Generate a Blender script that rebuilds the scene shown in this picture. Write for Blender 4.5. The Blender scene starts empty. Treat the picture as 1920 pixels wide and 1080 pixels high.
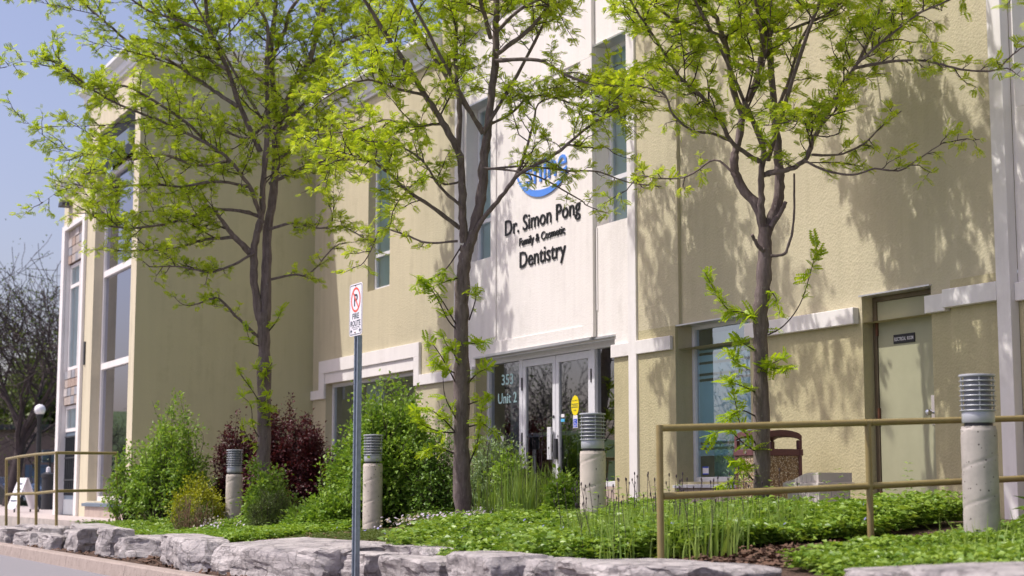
import bpy, bmesh, math, random
import numpy as np
from mathutils import Vector, Matrix, noise

random.seed(7)
rng = np.random.default_rng(7)
sc = bpy.context.scene
col = sc.collection
PI = math.pi

# ------------------------------------------------------------------ camera, sky, sun, exposure
# World: X runs along the facade (towards +X = nearer the camera), Y into the building, Z up, eye height = 0
F_PX = 3068.0
PITCH = math.radians(7.054)
YAW = math.radians(27.0)
FW = np.array([-math.cos(YAW) * math.cos(PITCH), math.sin(YAW) * math.cos(PITCH), math.sin(PITCH)])
RT = np.cross(FW, [0, 0, 1.0]); RT /= np.linalg.norm(RT)
UP = np.cross(RT, FW)

cam = bpy.data.cameras.new('camera')
camo = bpy.data.objects.new('camera', cam)
col.objects.link(camo)
camo.matrix_world = Matrix(((RT[0], UP[0], -FW[0], 0), (RT[1], UP[1], -FW[1], 0), (RT[2], UP[2], -FW[2], 0), (0, 0, 0, 1)))
cam.sensor_width = 36.0
cam.lens = F_PX / 1920 * 36.0
cam.clip_start = 0.1
cam.clip_end = 2000
cam.dof.use_dof = True
cam.dof.focus_distance = 17.0
cam.dof.aperture_fstop = 2.2
sc.camera = camo

S_DIR = Vector((-0.19, -0.49, 0.85)).normalized()
SUN_EL = math.asin(S_DIR.z)
SUN_ROT = math.atan2(S_DIR.x, S_DIR.y)

w = bpy.data.worlds.new('World')
sc.world = w
w.use_nodes = True
nt = w.node_tree
nt.nodes.clear()
sky = nt.nodes.new('ShaderNodeTexSky')
sky.sky_type = 'NISHITA'
sky.sun_disc = False
sky.sun_elevation = SUN_EL
sky.sun_rotation = SUN_ROT
sky.air_density = 1.0
sky.dust_density = 3.4
sky.ozone_density = 2.5
bg = nt.nodes.new('ShaderNodeBackground')
bg.inputs['Strength'].default_value = 0.145
wo = nt.nodes.new('ShaderNodeOutputWorld')
tint = nt.nodes.new('ShaderNodeMixRGB')
tint.blend_type = 'MULTIPLY'; tint.inputs[0].default_value = 1.0
tint.inputs[2].default_value = (1.08, 0.92, 0.97, 1)
nt.links.new(sky.outputs[0], tint.inputs[1])
nt.links.new(tint.outputs[0], bg.inputs[0])
nt.links.new(bg.outputs[0], wo.inputs[0])

sun = bpy.data.lights.new('sun', 'SUN')
sun.energy = 3.35
sun.angle = math.radians(0.55)
sun.color = (1.0, 0.955, 0.89)
suno = bpy.data.objects.new('sun', sun)
col.objects.link(suno)
suno.rotation_euler = (-S_DIR).to_track_quat('-Z', 'Y').to_euler()
suno.location = (0, -20, 30)

sc.view_settings.view_transform = 'Standard'
sc.view_settings.look = 'None'
sc.view_settings.exposure = 0.32
sc.view_settings.gamma = 1.0
sc.view_settings.use_curve_mapping = False
sc.cycles.max_bounces = 8
sc.cycles.transparent_max_bounces = 12


def ray(x, y):
    return FW + RT * ((x - 960) / F_PX) + UP * ((540 - y) / F_PX)


def dep(x, y, D):
    return ray(x, y) * D


def onY(x, y, Y):
    d = ray(x, y); return d * (Y / d[1])


def onX(x, y, X):
    d = ray(x, y); return d * (X / d[0])


# ------------------------------------------------------------------ ground heights
ROAD_Z = -0.95


def smooth(a, b, t):
    t = min(1, max(0, (t - a) / (b - a)))
    return t * t * (3 - 2 * t)


def bed_z(X, Y):
    pts = ((4.4, -0.84), (5.0, -0.80), (5.4, -0.76), (5.9, -0.62), (6.6, -0.53), (7.4, -0.47), (8.2, -0.42), (9.3, -0.33), (10.6, -0.30))
    z = pts[-1][1]
    if Y <= pts[0][0]:
        z = pts[0][1]
    else:
        for (a, za), (b, zb) in zip(pts, pts[1:]):
            if a <= Y <= b:
                z = za + (zb - za) * (Y - a) / (b - a); break
    z -= 0.13 * smooth(-17.0, -21.0, X) * smooth(5.2, 6.2, Y) if X < -17 else 0
    z += 0.06 * smooth(5.4, 6.4, Y) * math.exp(-((X + 10.5) / 1.5) ** 2)
    z += 0.015 * noise.noise(Vector((X * 1.3, Y * 1.3, 0)))
    return z


# ------------------------------------------------------------------ materials
MATS = {}


def new_mat(name):
    m = bpy.data.materials.new(name)
    m.use_nodes = True
    n = m.node_tree
    n.nodes.clear()
    out = n.nodes.new('ShaderNodeOutputMaterial')
    MATS[name] = m
    return m, n, out


def N(nt, typ, **kw):
    nd = nt.nodes.new(typ)
    for k, v in kw.items():
        if k in nd.inputs:
            nd.inputs[k].default_value = v
        else:
            setattr(nd, k, v)
    return nd


def ramp(nt, fac, stops):
    r = nt.nodes.new('ShaderNodeValToRGB')
    el = r.color_ramp.elements
    while len(el) < len(stops):
        el.new(0.5)
    for e, (p, c) in zip(el, stops):
        e.position = p
        e.color = (*c, 1) if len(c) == 3 else c
    nt.links.new(fac, r.inputs[0])
    return r


def coords(nt, scale=1.0):
    g = nt.nodes.new('ShaderNodeNewGeometry')
    mp = nt.nodes.new('ShaderNodeMapping')
    mp.inputs['Scale'].default_value = (scale, scale, scale) if not hasattr(scale, '__len__') else scale
    nt.links.new(g.outputs['Position'], mp.inputs[0])
    return mp.outputs[0]


def plain(name, c, rough=0.6, metal=0.0, var=0.12, nscale=6.0, bump=0.0, bscale=80.0, bdist=0.004, spec=0.4, stain=0.0, stain_c=(0.2, 0.18, 0.15), obj=False):
    """colour with soft mottling, optional stains and fine relief"""
    m, n, out = new_mat(name)
    p = N(n, 'ShaderNodeBsdfPrincipled', Roughness=rough, Metallic=metal)
    p.inputs['Specular IOR Level'].default_value = spec
    if obj:
        tc = n.nodes.new('ShaderNodeTexCoord'); co = tc.outputs['Object']
    else:
        co = coords(n)
    t = N(n, 'ShaderNodeTexNoise', Scale=nscale, Detail=5.0, Roughness=0.6)
    n.links.new(co, t.inputs['Vector'])
    c0 = tuple(x * (1 - var) for x in c); c1 = tuple(min(1, x * (1 + var)) for x in c)
    r = ramp(n, t.outputs[0], [(0.3, c0), (0.7, c1)])
    last = r.outputs[0]
    if stain > 0:
        t2 = N(n, 'ShaderNodeTexNoise', Scale=1.7, Detail=6.0, Roughness=0.65)
        n.links.new(co, t2.inputs['Vector'])
        r2 = ramp(n, t2.outputs[0], [(0.48, (0, 0, 0)), (0.72, (stain, stain, stain))])
        mx = N(n, 'ShaderNodeMixRGB'); mx.inputs[2].default_value = (*stain_c, 1)
        n.links.new(r2.outputs[0], mx.inputs[0]); n.links.new(last, mx.inputs[1])
        last = mx.outputs[0]
    n.links.new(last, p.inputs['Base Color'])
    if bump > 0:
        t3 = N(n, 'ShaderNodeTexNoise', Scale=bscale, Detail=4.0, Roughness=0.6)
        n.links.new(co, t3.inputs['Vector'])
        b = N(n, 'ShaderNodeBump', Strength=bump, Distance=bdist)
        n.links.new(t3.outputs[0], b.inputs['Height']); n.links.new(b.outputs[0], p.inputs['Normal'])
    n.links.new(p.outputs[0], out.inputs[0])
    return m


def stucco(name, c, grain=1.0, streak=0.1):
    m, n, out = new_mat(name)
    p = N(n, 'ShaderNodeBsdfPrincipled', Roughness=0.9)
    p.inputs['Specular IOR Level'].default_value = 0.2
    co = coords(n)
    a = N(n, 'ShaderNodeTexNoise', Scale=0.9, Detail=6.0, Roughness=0.6)
    n.links.new(co, a.inputs['Vector'])
    st = coords(n, (9.0, 9.0, 0.5))
    s = N(n, 'ShaderNodeTexNoise', Scale=1.0, Detail=4.0)
    n.links.new(st, s.inputs['Vector'])
    mix = N(n, 'ShaderNodeMath', operation='ADD')
    n.links.new(a.outputs[0], mix.inputs[0]); n.links.new(s.outputs[0], mix.inputs[1])
    h = N(n, 'ShaderNodeMath', operation='MULTIPLY'); h.inputs[1].default_value = 0.5
    n.links.new(mix.outputs[0], h.inputs[0])
    r = ramp(n, h.outputs[0], [(0.36, tuple(x * (1 - streak) for x in c)), (0.6, tuple(min(1, x * (1 + streak * 0.5)) for x in c))])
    d1 = N(n, 'ShaderNodeTexNoise', Scale=1.0, Detail=5.0, Roughness=0.7)
    n.links.new(coords(n, (3.2, 3.2, 0.22)), d1.inputs['Vector'])
    d2 = N(n, 'ShaderNodeTexNoise', Scale=2.6, Detail=6.0, Roughness=0.7)
    n.links.new(co, d2.inputs['Vector'])
    dm = N(n, 'ShaderNodeMath', operation='MULTIPLY'); n.links.new(d1.outputs[0], dm.inputs[0]); n.links.new(d2.outputs[0], dm.inputs[1])
    dr_ = ramp(n, dm.outputs[0], [(0.27, (0, 0, 0)), (0.42, (0.30, 0.30, 0.30))])
    dx = N(n, 'ShaderNodeMixRGB'); dx.inputs[2].default_value = (c[0] * 0.62, c[1] * 0.60, c[2] * 0.58, 1)
    n.links.new(dr_.outputs[0], dx.inputs[0]); n.links.new(r.outputs[0], dx.inputs[1])
    r = dx
    f = N(n, 'ShaderNodeTexNoise', Scale=70.0, Detail=3.0, Roughness=0.7)
    n.links.new(co, f.inputs['Vector'])
    f2 = N(n, 'ShaderNodeTexVoronoi', Scale=38.0)
    n.links.new(co, f2.inputs['Vector'])
    ad = N(n, 'ShaderNodeMath', operation='ADD')
    n.links.new(f.outputs[0], ad.inputs[0]); n.links.new(f2.outputs['Distance'], ad.inputs[1])
    b = N(n, 'ShaderNodeBump', Strength=0.55 * grain, Distance=0.006)
    n.links.new(ad.outputs[0], b.inputs['Height'])
    n.links.new(b.outputs[0], p.inputs['Normal'])
    n.links.new(r.outputs[0], p.inputs['Base Color'])
    n.links.new(p.outputs[0], out.inputs[0])
    return m


def leafmat(name, c, c2, trans=0.35, rough=0.45, spec=0.35, clump=3.0):
    m, n, out = new_mat(name)
    g = n.nodes.new('ShaderNodeNewGeometry')
    t = N(n, 'ShaderNodeTexNoise', Scale=clump, Detail=3.0)
    n.links.new(g.outputs['Position'], t.inputs['Vector'])
    ad = N(n, 'ShaderNodeMath', operation='ADD'); hf = N(n, 'ShaderNodeMath', operation='MULTIPLY')
    hf.inputs[1].default_value = 0.5
    n.links.new(g.outputs['Random Per Island'], ad.inputs[0]); n.links.new(t.outputs[0], ad.inputs[1])
    n.links.new(ad.outputs[0], hf.inputs[0])
    r = ramp(n, hf.outputs[0], [(0.2, c), (0.8, c2)])
    p = N(n, 'ShaderNodeBsdfPrincipled', Roughness=rough)
    p.inputs['Specular IOR Level'].default_value = spec
    tr = n.nodes.new('ShaderNodeBsdfTranslucent')
    br = N(n, 'ShaderNodeMixRGB', blend_type='MULTIPLY'); br.inputs[0].default_value = 1.0
    br.inputs[2].default_value = (1.2, 1.15, 0.55, 1)
    n.links.new(r.outputs[0], br.inputs[1])
    n.links.new(r.outputs[0], p.inputs['Base Color']); n.links.new(br.outputs[0], tr.inputs[0])
    mx = n.nodes.new('ShaderNodeMixShader'); mx.inputs[0].default_value = trans
    n.links.new(p.outputs[0], mx.inputs[1]); n.links.new(tr.outputs[0], mx.inputs[2])
    n.links.new(mx.outputs[0], out.inputs[0])
    return m


def glassmat(name, tint, refl=0.1, rough=0.0, rc=(0.9, 0.95, 1.0)):
    m, n, out = new_mat(name)
    fr = N(n, 'ShaderNodeFresnel', IOR=1.5)
    ad = N(n, 'ShaderNodeMath', operation='ADD', use_clamp=True); ad.inputs[1].default_value = refl
    n.links.new(fr.outputs[0], ad.inputs[0])
    tr = n.nodes.new('ShaderNodeBsdfTransparent'); tr.inputs[0].default_value = (*tint, 1)
    gl = N(n, 'ShaderNodeBsdfGlossy', Roughness=rough); gl.inputs[0].default_value = (*rc, 1)
    mx = n.nodes.new('ShaderNodeMixShader')
    n.links.new(ad.outputs[0], mx.inputs[0]); n.links.new(tr.outputs[0], mx.inputs[1]); n.links.new(gl.outputs[0], mx.inputs[2])
    n.links.new(mx.outputs[0], out.inputs[0])
    return m


def rockmat(name):
    m, n, out = new_mat(name)
    p = N(n, 'ShaderNodeBsdfPrincipled', Roughness=0.92)
    p.inputs['Specular IOR Level'].default_value = 0.15
    co = coords(n)
    a = N(n, 'ShaderNodeTexNoise', Scale=3.2, Detail=9.0, Roughness=0.68)
    n.links.new(co, a.inputs['Vector'])
    r = ramp(n, a.outputs[0], [(0.30, (0.18, 0.172, 0.18)), (0.43, (0.42, 0.39, 0.385)), (0.56, (0.55, 0.515, 0.50)), (0.75, (0.635, 0.60, 0.575))])
    l = coords(n, (3.0, 3.0, 26.0))
    b1 = N(n, 'ShaderNodeTexNoise', Scale=1.0, Detail=7.0, Roughness=0.7)
    n.links.new(l, b1.inputs['Vector'])
    b2 = N(n, 'ShaderNodeTexNoise', Scale=28.0, Detail=7.0, Roughness=0.75)
    n.links.new(co, b2.inputs['Vector'])
    v = N(n, 'ShaderNodeTexVoronoi', Scale=7.0, feature='DISTANCE_TO_EDGE')
    wv = N(n, 'ShaderNodeMixRGB'); wv.inputs[0].default_value = 0.22
    n.links.new(co, wv.inputs[1]); n.links.new(a.outputs[1], wv.inputs[2]); n.links.new(wv.outputs[0], v.inputs['Vector'])
    rv = ramp(n, v.outputs[0], [(0.0, (0.35, 0.35, 0.35)), (0.035, (1, 1, 1))])
    ad = N(n, 'ShaderNodeMath', operation='ADD'); n.links.new(b1.outputs[0], ad.inputs[0]); n.links.new(b2.outputs[0], ad.inputs[1])
    ad2 = N(n, 'ShaderNodeMath', operation='ADD'); n.links.new(ad.outputs[0], ad2.inputs[0]); n.links.new(rv.outputs[0], ad2.inputs[1])
    b = N(n, 'ShaderNodeBump', Strength=0.85, Distance=0.03)
    n.links.new(ad2.outputs[0], b.inputs['Height'])
    d = ramp(n, b2.outputs[0], [(0.32, (0.72, 0.72, 0.74)), (0.55, (1, 1, 1))])
    mu = N(n, 'ShaderNodeMixRGB', blend_type='MULTIPLY'); mu.inputs[0].default_value = 0.8
    n.links.new(r.outputs[0], mu.inputs[1]); n.links.new(d.outputs[0], mu.inputs[2])
    n.links.new(mu.outputs[0], p.inputs['Base Color']); n.links.new(b.outputs[0], p.inputs['Normal'])
    n.links.new(p.outputs[0], out.inputs[0])
    return m


def concrete(name, c, pits=True):
    m, n, out = new_mat(name)
    p = N(n, 'ShaderNodeBsdfPrincipled', Roughness=0.88)
    p.inputs['Specular IOR Level'].default_value = 0.2
    co = coords(n)
    a = N(n, 'ShaderNodeTexNoise', Scale=7.0, Detail=8.0, Roughness=0.65)
    n.links.new(co, a.inputs['Vector'])
    r = ramp(n, a.outputs[0], [(0.3, tuple(x * 0.78 for x in c)), (0.55, c), (0.75, tuple(x * 1.12 for x in c))])
    v = N(n, 'ShaderNodeTexVoronoi', Scale=26.0)
    n.links.new(co, v.inputs['Vector'])
    pm = ramp(n, v.outputs['Distance'], [(0.12, (0.14, 0.13, 0.13)), (0.20, (1, 1, 1))])
    sel = N(n, 'ShaderNodeTexNoise', Scale=9.0, Detail=2.0)
    n.links.new(co, sel.inputs['Vector'])
    sm = ramp(n, sel.outputs[0], [(0.44, (0, 0, 0)), (0.52, (1, 1, 1))])
    mu = N(n, 'ShaderNodeMixRGB', blend_type='MULTIPLY')
    n.links.new(sm.outputs[0], mu.inputs[0]) if pits else None
    if not pits:
        mu.inputs[0].default_value = 0
    n.links.new(r.outputs[0], mu.inputs[1]); n.links.new(pm.outputs[0], mu.inputs[2])
    f = N(n, 'ShaderNodeTexNoise', Scale=90.0, Detail=4.0)
    n.links.new(co, f.inputs['Vector'])
    b = N(n, 'ShaderNodeBump', Strength=0.3, Distance=0.004)
    n.links.new(f.outputs[0], b.inputs['Height'])
    n.links.new(mu.outputs[0], p.inputs['Base Color']); n.links.new(b.outputs[0], p.inputs['Normal'])
    n.links.new(p.outputs[0], out.inputs[0])
    return m


def aggregate(name):
    m, n, out = new_mat(name)
    p = N(n, 'ShaderNodeBsdfPrincipled', Roughness=0.7)
    co = coords(n)
    v = N(n, 'ShaderNodeTexVoronoi', Scale=95.0)
    n.links.new(co, v.inputs['Vector'])
    sep = n.nodes.new('ShaderNodeSeparateColor'); n.links.new(v.outputs['Color'], sep.inputs[0])
    r = ramp(n, sep.outputs[0], [(0.0, (0.22, 0.13, 0.08)), (0.3, (0.52, 0.35, 0.18)), (0.6, (0.70, 0.54, 0.36)), (1.0, (0.80, 0.72, 0.60))])
    d = ramp(n, v.outputs['Distance'], [(0.25, (1, 1, 1)), (0.62, (0.3, 0.25, 0.2))])
    mu = N(n, 'ShaderNodeMixRGB', blend_type='MULTIPLY'); mu.inputs[0].default_value = 1
    n.links.new(r.outputs[0], mu.inputs[1]); n.links.new(d.outputs[0], mu.inputs[2])
    b = N(n, 'ShaderNodeBump', Strength=0.9, Distance=0.006, invert=True)
    n.links.new(v.outputs['Distance'], b.inputs['Height']); n.links.new(b.outputs[0], p.inputs['Normal'])
    n.links.new(mu.outputs[0], p.inputs['Base Color']); n.links.new(p.outputs[0], out.inputs[0])
    return m


def barkmat(name, c, c2):
    m, n, out = new_mat(name)
    p = N(n, 'ShaderNodeBsdfPrincipled', Roughness=0.85)
    p.inputs['Specular IOR Level'].default_value = 0.2
    co = coords(n, (22, 22, 5))
    a = N(n, 'ShaderNodeTexNoise', Scale=1.0, Detail=7.0, Roughness=0.7)
    n.links.new(co, a.inputs['Vector'])
    r = ramp(n, a.outputs[0], [(0.3, c), (0.7, c2)])
    co2 = coords(n, (60, 60, 14))
    a2 = N(n, 'ShaderNodeTexNoise', Scale=1.0, Detail=5.0, Roughness=0.7)
    n.links.new(co2, a2.inputs['Vector'])
    sp = N(n, 'ShaderNodeTexNoise', Scale=30.0, Detail=2.0); n.links.new(coords(n), sp.inputs['Vector'])
    spr = ramp(n, sp.outputs[0], [(0.66, (0, 0, 0)), (0.72, (0.6, 0.6, 0.6))])
    mx = N(n, 'ShaderNodeMixRGB'); mx.inputs[2].default_value = (0.30, 0.27, 0.25, 1)
    n.links.new(spr.outputs[0], mx.inputs[0]); n.links.new(r.outputs[0], mx.inputs[1])
    b = N(n, 'ShaderNodeBump', Strength=0.9, Distance=0.012)
    n.links.new(a2.outputs[0], b.inputs['Height']); n.links.new(b.outputs[0], p.inputs['Normal'])
    n.links.new(mx.outputs[0], p.inputs['Base Color']); n.links.new(p.outputs[0], out.inputs[0])
    return m


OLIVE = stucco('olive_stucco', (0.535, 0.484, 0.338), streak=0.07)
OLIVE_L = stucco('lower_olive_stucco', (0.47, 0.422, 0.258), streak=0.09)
OLIVE_SHADE = stucco('olive_stucco_smooth_shade', (0.475, 0.458, 0.288), grain=0.5, streak=0.035)  # same olive paint, shade of the block's side put into the colour
CREAM = stucco('cream_stucco', (0.62, 0.56, 0.41), grain=0.5)
WHITE = stucco('white_stucco', (0.765, 0.73, 0.695), grain=0.45, streak=0.06)
TRIM = stucco('white_trim', (0.765, 0.735, 0.715), grain=0.12, streak=0.05)
CORN = plain('cornice_paint', (0.74, 0.74, 0.74), rough=0.5, var=0.05)
ALU = plain('aluminium', (0.72, 0.72, 0.75), rough=0.4, metal=0.1, var=0.05, nscale=20)
FLASH = plain('flashing_metal', (0.60, 0.60, 0.60), rough=0.3, metal=0.7, var=0.05)
DARKM = plain('dark_metal', (0.035, 0.036, 0.04), rough=0.5, var=0.1)
BLUEG = plain('bluegrey_metal', (0.13, 0.17, 0.22), rough=0.5, var=0.06)
INTER = plain('interior_dark', (0.09, 0.088, 0.095), rough=0.9, var=0.3, nscale=2)
INTBR = plain('interior_brown', (0.13, 0.075, 0.055), rough=0.9, var=0.3, nscale=1)
BLIND = plain('blind_cloth', (0.58, 0.74, 0.73), rough=0.8, var=0.06)
FROST = plain('frosted_film', (0.55, 0.78, 0.86), rough=0.35, var=0.04, nscale=3)
GLASS = glassmat('window_glass', (0.86, 0.95, 0.95), 0.26, rc=(0.85, 0.95, 1.0))
GLASSW = glassmat('mirror_glass', (0.80, 0.93, 0.97), 0.34, rc=(0.82, 0.95, 1.0))
GLASSD = glassmat('door_glass', (0.5, 0.53, 0.57), 0.20)
GLASSB = glassmat('bronze_glass', (0.50, 0.46, 0.46), 0.30, rc=(0.80, 0.82, 0.92))
PANEL = concrete('stone_panel', (0.44, 0.36, 0.31), pits=False)
CONC = concrete('pale_concrete', (0.60, 0.535, 0.475))
CONC_SHADE = concrete('tree_shade_concrete', (0.43, 0.40, 0.37))  # greyer concrete for the nearest bollard, tree shade mixed into the colour
KERB = concrete('kerb_concrete', (0.36, 0.30, 0.265))
WALK = concrete('walk_concrete', (0.50, 0.44, 0.41), pits=False)
LAMPG = plain('lamp_grey', (0.42, 0.44, 0.47), rough=0.4, metal=0.2, var=0.06)
LAMPC = plain('lamp_core', (0.23, 0.245, 0.275), rough=0.45, var=0.06)
RAILM = plain('rail_paint', (0.27, 0.215, 0.085), rough=0.38, var=0.10, nscale=14, stain=0.35, stain_c=(0.17, 0.10, 0.04), spec=0.5)
GALV = plain('galvanised_steel', (0.30, 0.35, 0.41), rough=0.42, metal=0.55, var=0.16, nscale=25)
ROCK = rockmat('limestone')
SOIL = plain('mulch_soil', (0.085, 0.052, 0.036), rough=0.95, var=0.5, nscale=18, bump=1.0, bscale=60, bdist=0.02)
ASPH = plain('asphalt', (0.235, 0.228, 0.245), rough=0.9, var=0.22, nscale=120, bump=0.5, bscale=160, bdist=0.006)
LAWN = plain('lawn_green', (0.075, 0.12, 0.032), rough=0.9, var=0.35, nscale=9, bump=0.8, bscale=50, bdist=0.03)
BARK = barkmat('locust_bark', (0.10, 0.076, 0.072), (0.25, 0.202, 0.192))
TWIG = plain('twig_bark', (0.060, 0.040, 0.040), rough=0.8, var=0.25, nscale=10)
BARKB = plain('far_bark', (0.060, 0.045, 0.045), rough=0.9, var=0.25)
LOCUST = leafmat('locust_leaf', (0.26, 0.42, 0.020), (0.63, 0.70, 0.065), trans=0.52)
SPROUT = leafmat('sprout_leaf', (0.26, 0.43, 0.020), (0.54, 0.66, 0.05), trans=0.5)
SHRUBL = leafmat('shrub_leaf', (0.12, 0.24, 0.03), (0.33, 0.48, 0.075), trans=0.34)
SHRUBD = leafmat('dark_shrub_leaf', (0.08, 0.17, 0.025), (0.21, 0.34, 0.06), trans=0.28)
PURPLE = leafmat('purple_leaf', (0.038, 0.008, 0.013), (0.115, 0.022, 0.030), trans=0.22)
GOLDL = leafmat('gold_leaf', (0.24, 0.28, 0.012), (0.42, 0.43, 0.025), trans=0.3)
GREYL = leafmat('grey_leaf', (0.14, 0.23, 0.10), (0.30, 0.40, 0.19), trans=0.25)
NEEDLE = leafmat('needle_leaf', (0.08, 0.13, 0.03), (0.19, 0.25, 0.07), trans=0.2)
VINCA = leafmat('vinca_leaf', (0.10, 0.205, 0.028), (0.33, 0.47, 0.085), trans=0.3, rough=0.38, spec=0.4)
BLADE = leafmat('blade_leaf', (0.16, 0.28, 0.05), (0.38, 0.50, 0.13), trans=0.35)
MOSS = leafmat('thyme_leaf', (0.06, 0.10, 0.018), (0.14, 0.19, 0.035), trans=0.2)
BUD = plain('bud_dark', (0.05, 0.035, 0.045), rough=0.8)
BROWNST = plain('dry_stem', (0.20, 0.115, 0.075), rough=0.85, var=0.3)
LILAC = leafmat('lilac_petal', (0.55, 0.47, 0.70), (0.82, 0.76, 0.86), trans=0.3)
VIOLET = leafmat('violet_petal', (0.22, 0.20, 0.60), (0.34, 0.32, 0.72), trans=0.25)
CHIP = plain('bark_chip', (0.13, 0.075, 0.05), rough=0.9, var=0.45, nscale=30)
MAROON = plain('maroon_plastic', (0.135, 0.055, 0.060), rough=0.5, var=0.1, nscale=10)
AGG = aggregate('pebble_aggregate')
BEIGE = plain('beige_plastic', (0.56, 0.50, 0.47), rough=0.5, var=0.05)
BLACKL = plain('black_letter', (0.012, 0.012, 0.015), rough=0.45, var=0.05)
BLUEL = plain('blue_letter', (0.10, 0.27, 0.78), rough=0.4, var=0.05)
SIGNW = plain('sign_white', (0.78, 0.76, 0.79), rough=0.4, var=0.03)
SIGNR = plain('sign_red', (0.75, 0.10, 0.06), rough=0.45, var=0.04)
INK = plain('sign_ink', (0.025, 0.05, 0.07), rough=0.5, var=0.05)
DECAL = plain('decal_white', (0.55, 0.80, 0.78), rough=0.5, var=0.03)
YEL = plain('sticker_yellow', (0.85, 0.68, 0.01), rough=0.5, var=0.03)
BLU = plain('sticker_blue', (0.02, 0.07, 0.55), rough=0.5, var=0.03)
CYAN = plain('sticker_cyan', (0.10, 0.45, 0.75), rough=0.5, var=0.03)
DOORG = plain('door_paint', (0.36, 0.355, 0.235), rough=0.55, var=0.06, nscale=4)
RUST = plain('rusty_hinge', (0.16, 0.07, 0.04), rough=0.7, metal=0.3)
CHROME = plain('chrome', (0.75, 0.75, 0.76), rough=0.18, metal=1.0, var=0.03)
GLOBE = plain('globe_glass', (0.85, 0.85, 0.87), rough=0.25, var=0.02)
BRICK = plain('far_brick', (0.20, 0.13, 0.125), rough=0.9, var=0.15, nscale=8)
CARP = plain('car_paint', (0.02, 0.022, 0.03), rough=0.2, spec=0.6, var=0.05)
CARG = plain('car_glass', (0.08, 0.13, 0.22), rough=0.05, spec=0.8, var=0.05)
RUBBER = plain('tyre_rubber', (0.02, 0.02, 0.02), rough=0.8)
TILES = [plain('slate_tile_%s' % k, c, rough=0.75, var=0.22, nscale=14) for k, c in (('tan', (0.40, 0.34, 0.30)), ('grey', (0.29, 0.29, 0.31)), ('rust', (0.36, 0.27, 0.22)), ('pale', (0.46, 0.42, 0.40)))]
FARLEAF = leafmat('far_leaf', (0.06, 0.10, 0.018), (0.15, 0.20, 0.035), trans=0.25)

# ------------------------------------------------------------------ mesh helpers


class MB:
    def __init__(s):
        s.v = []; s.f = []

    def quad(s, a, b, c, d):
        i = len(s.v); s.v += [tuple(a), tuple(b), tuple(c), tuple(d)]; s.f.append((i, i + 1, i + 2, i + 3)); return s

    def box(s, x0, x1, y0, y1, z0, z1):
        i = len(s.v)
        s.v += [(x0, y0, z0), (x1, y0, z0), (x1, y1, z0), (x0, y1, z0), (x0, y0, z1), (x1, y0, z1), (x1, y1, z1), (x0, y1, z1)]
        s.f += [tuple(i + k for k in q) for q in ((0, 3, 2, 1), (4, 5, 6, 7), (0, 1, 5, 4), (1, 2, 6, 5), (2, 3, 7, 6), (3, 0, 4, 7))]
        return s

    def prism(s, prof, x0, x1, axis='x'):
        """profile points (a,b) swept along an axis: x -> (y,z)   y -> (x,z)   z -> (x,y)"""
        n = len(prof); i = len(s.v)
        for t in (x0, x1):
            for a, b in prof:
                s.v.append((t, a, b) if axis == 'x' else ((a, t, b) if axis == 'y' else (a, b, t)))
        for k in range(n):
            s.f.append((i + k, i + (k + 1) % n, i + n + (k + 1) % n, i + n + k))
        s.f.append(tuple(i + k for k in range(n))[::-1]); s.f.append(tuple(i + n + k for k in range(n)))
        return s

    def tube(s, pts, rad, n=8, caps=True):
        pts = [Vector(p) for p in pts]
        if not hasattr(rad, '__len__'):
            rad = [rad] * len(pts)
        base = len(s.v)
        prev = None
        for k, p in enumerate(pts):
            t = (pts[min(k + 1, len(pts) - 1)] - pts[max(k - 1, 0)])
            t = t.normalized() if t.length > 1e-9 else Vector((0, 0, 1))
            if prev is None:
                a = t.cross(Vector((0.31, 0.91, 0.12))).normalized()
            else:
                a = (prev - t * prev.dot(t))
                a = a.normalized() if a.length > 1e-6 else t.orthogonal().normalized()
            prev = a
            b = t.cross(a)
            for j in range(n):
                an = 2 * PI * j / n
                q = p + (a * math.cos(an) + b * math.sin(an)) * rad[k]
                s.v.append((q.x, q.y, q.z))
        for k in range(len(pts) - 1):
            for j in range(n):
                j2 = (j + 1) % n
                s.f.append((base + k * n + j, base + k * n + j2, base + (k + 1) * n + j2, base + (k + 1) * n + j))
        if caps:
            s.f.append(tuple(base + j for j in range(n))[::-1])
            e = base + (len(pts) - 1) * n
            s.f.append(tuple(e + j for j in range(n)))
        return s

    def lathe(s, prof, c=(0, 0, 0), n=24):
        base = len(s.v)
        for r, z in prof:
            for j in range(n):
                an = 2 * PI * j / n
                s.v.append((c[0] + r * math.cos(an), c[1] + r * math.sin(an), c[2] + z))
        for k in range(len(prof) - 1):
            for j in range(n):
                j2 = (j + 1) % n
                s.f.append((base + k * n + j, base + k * n + j2, base + (k + 1) * n + j2, base + (k + 1) * n + j))
        s.f.append(tuple(base + j for j in range(n))[::-1])
        e = base + (len(prof) - 1) * n
        s.f.append(tuple(e + j for j in range(n)))
        return s

    def mesh(s, name, mat, smooth=False):
        me = bpy.data.meshes.new(name)
        me.from_pydata(s.v, [], s.f)
        me.materials.append(mat)
        if smooth:
            me.polygons.foreach_set('use_smooth', [True] * len(me.polygons))
            try:
                me.set_sharp_from_angle(angle=math.radians(40))
            except Exception:
                pass
        return me

    def build(s, name, mat, parent=None, smooth=False, bevel=0.0):
        o = bpy.data.objects.new(name, s.mesh(name, mat, smooth))
        col.objects.link(o)
        if parent is not None:
            o.parent = parent
        if bevel:
            b = o.modifiers.new('bevel', 'BEVEL'); b.width = bevel; b.segments = 2; b.limit_method = 'ANGLE'
        return o


def box(name, mat, parent, *d, bevel=0.0):
    return MB().box(*d).build(name, mat, parent, bevel=bevel)


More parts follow.
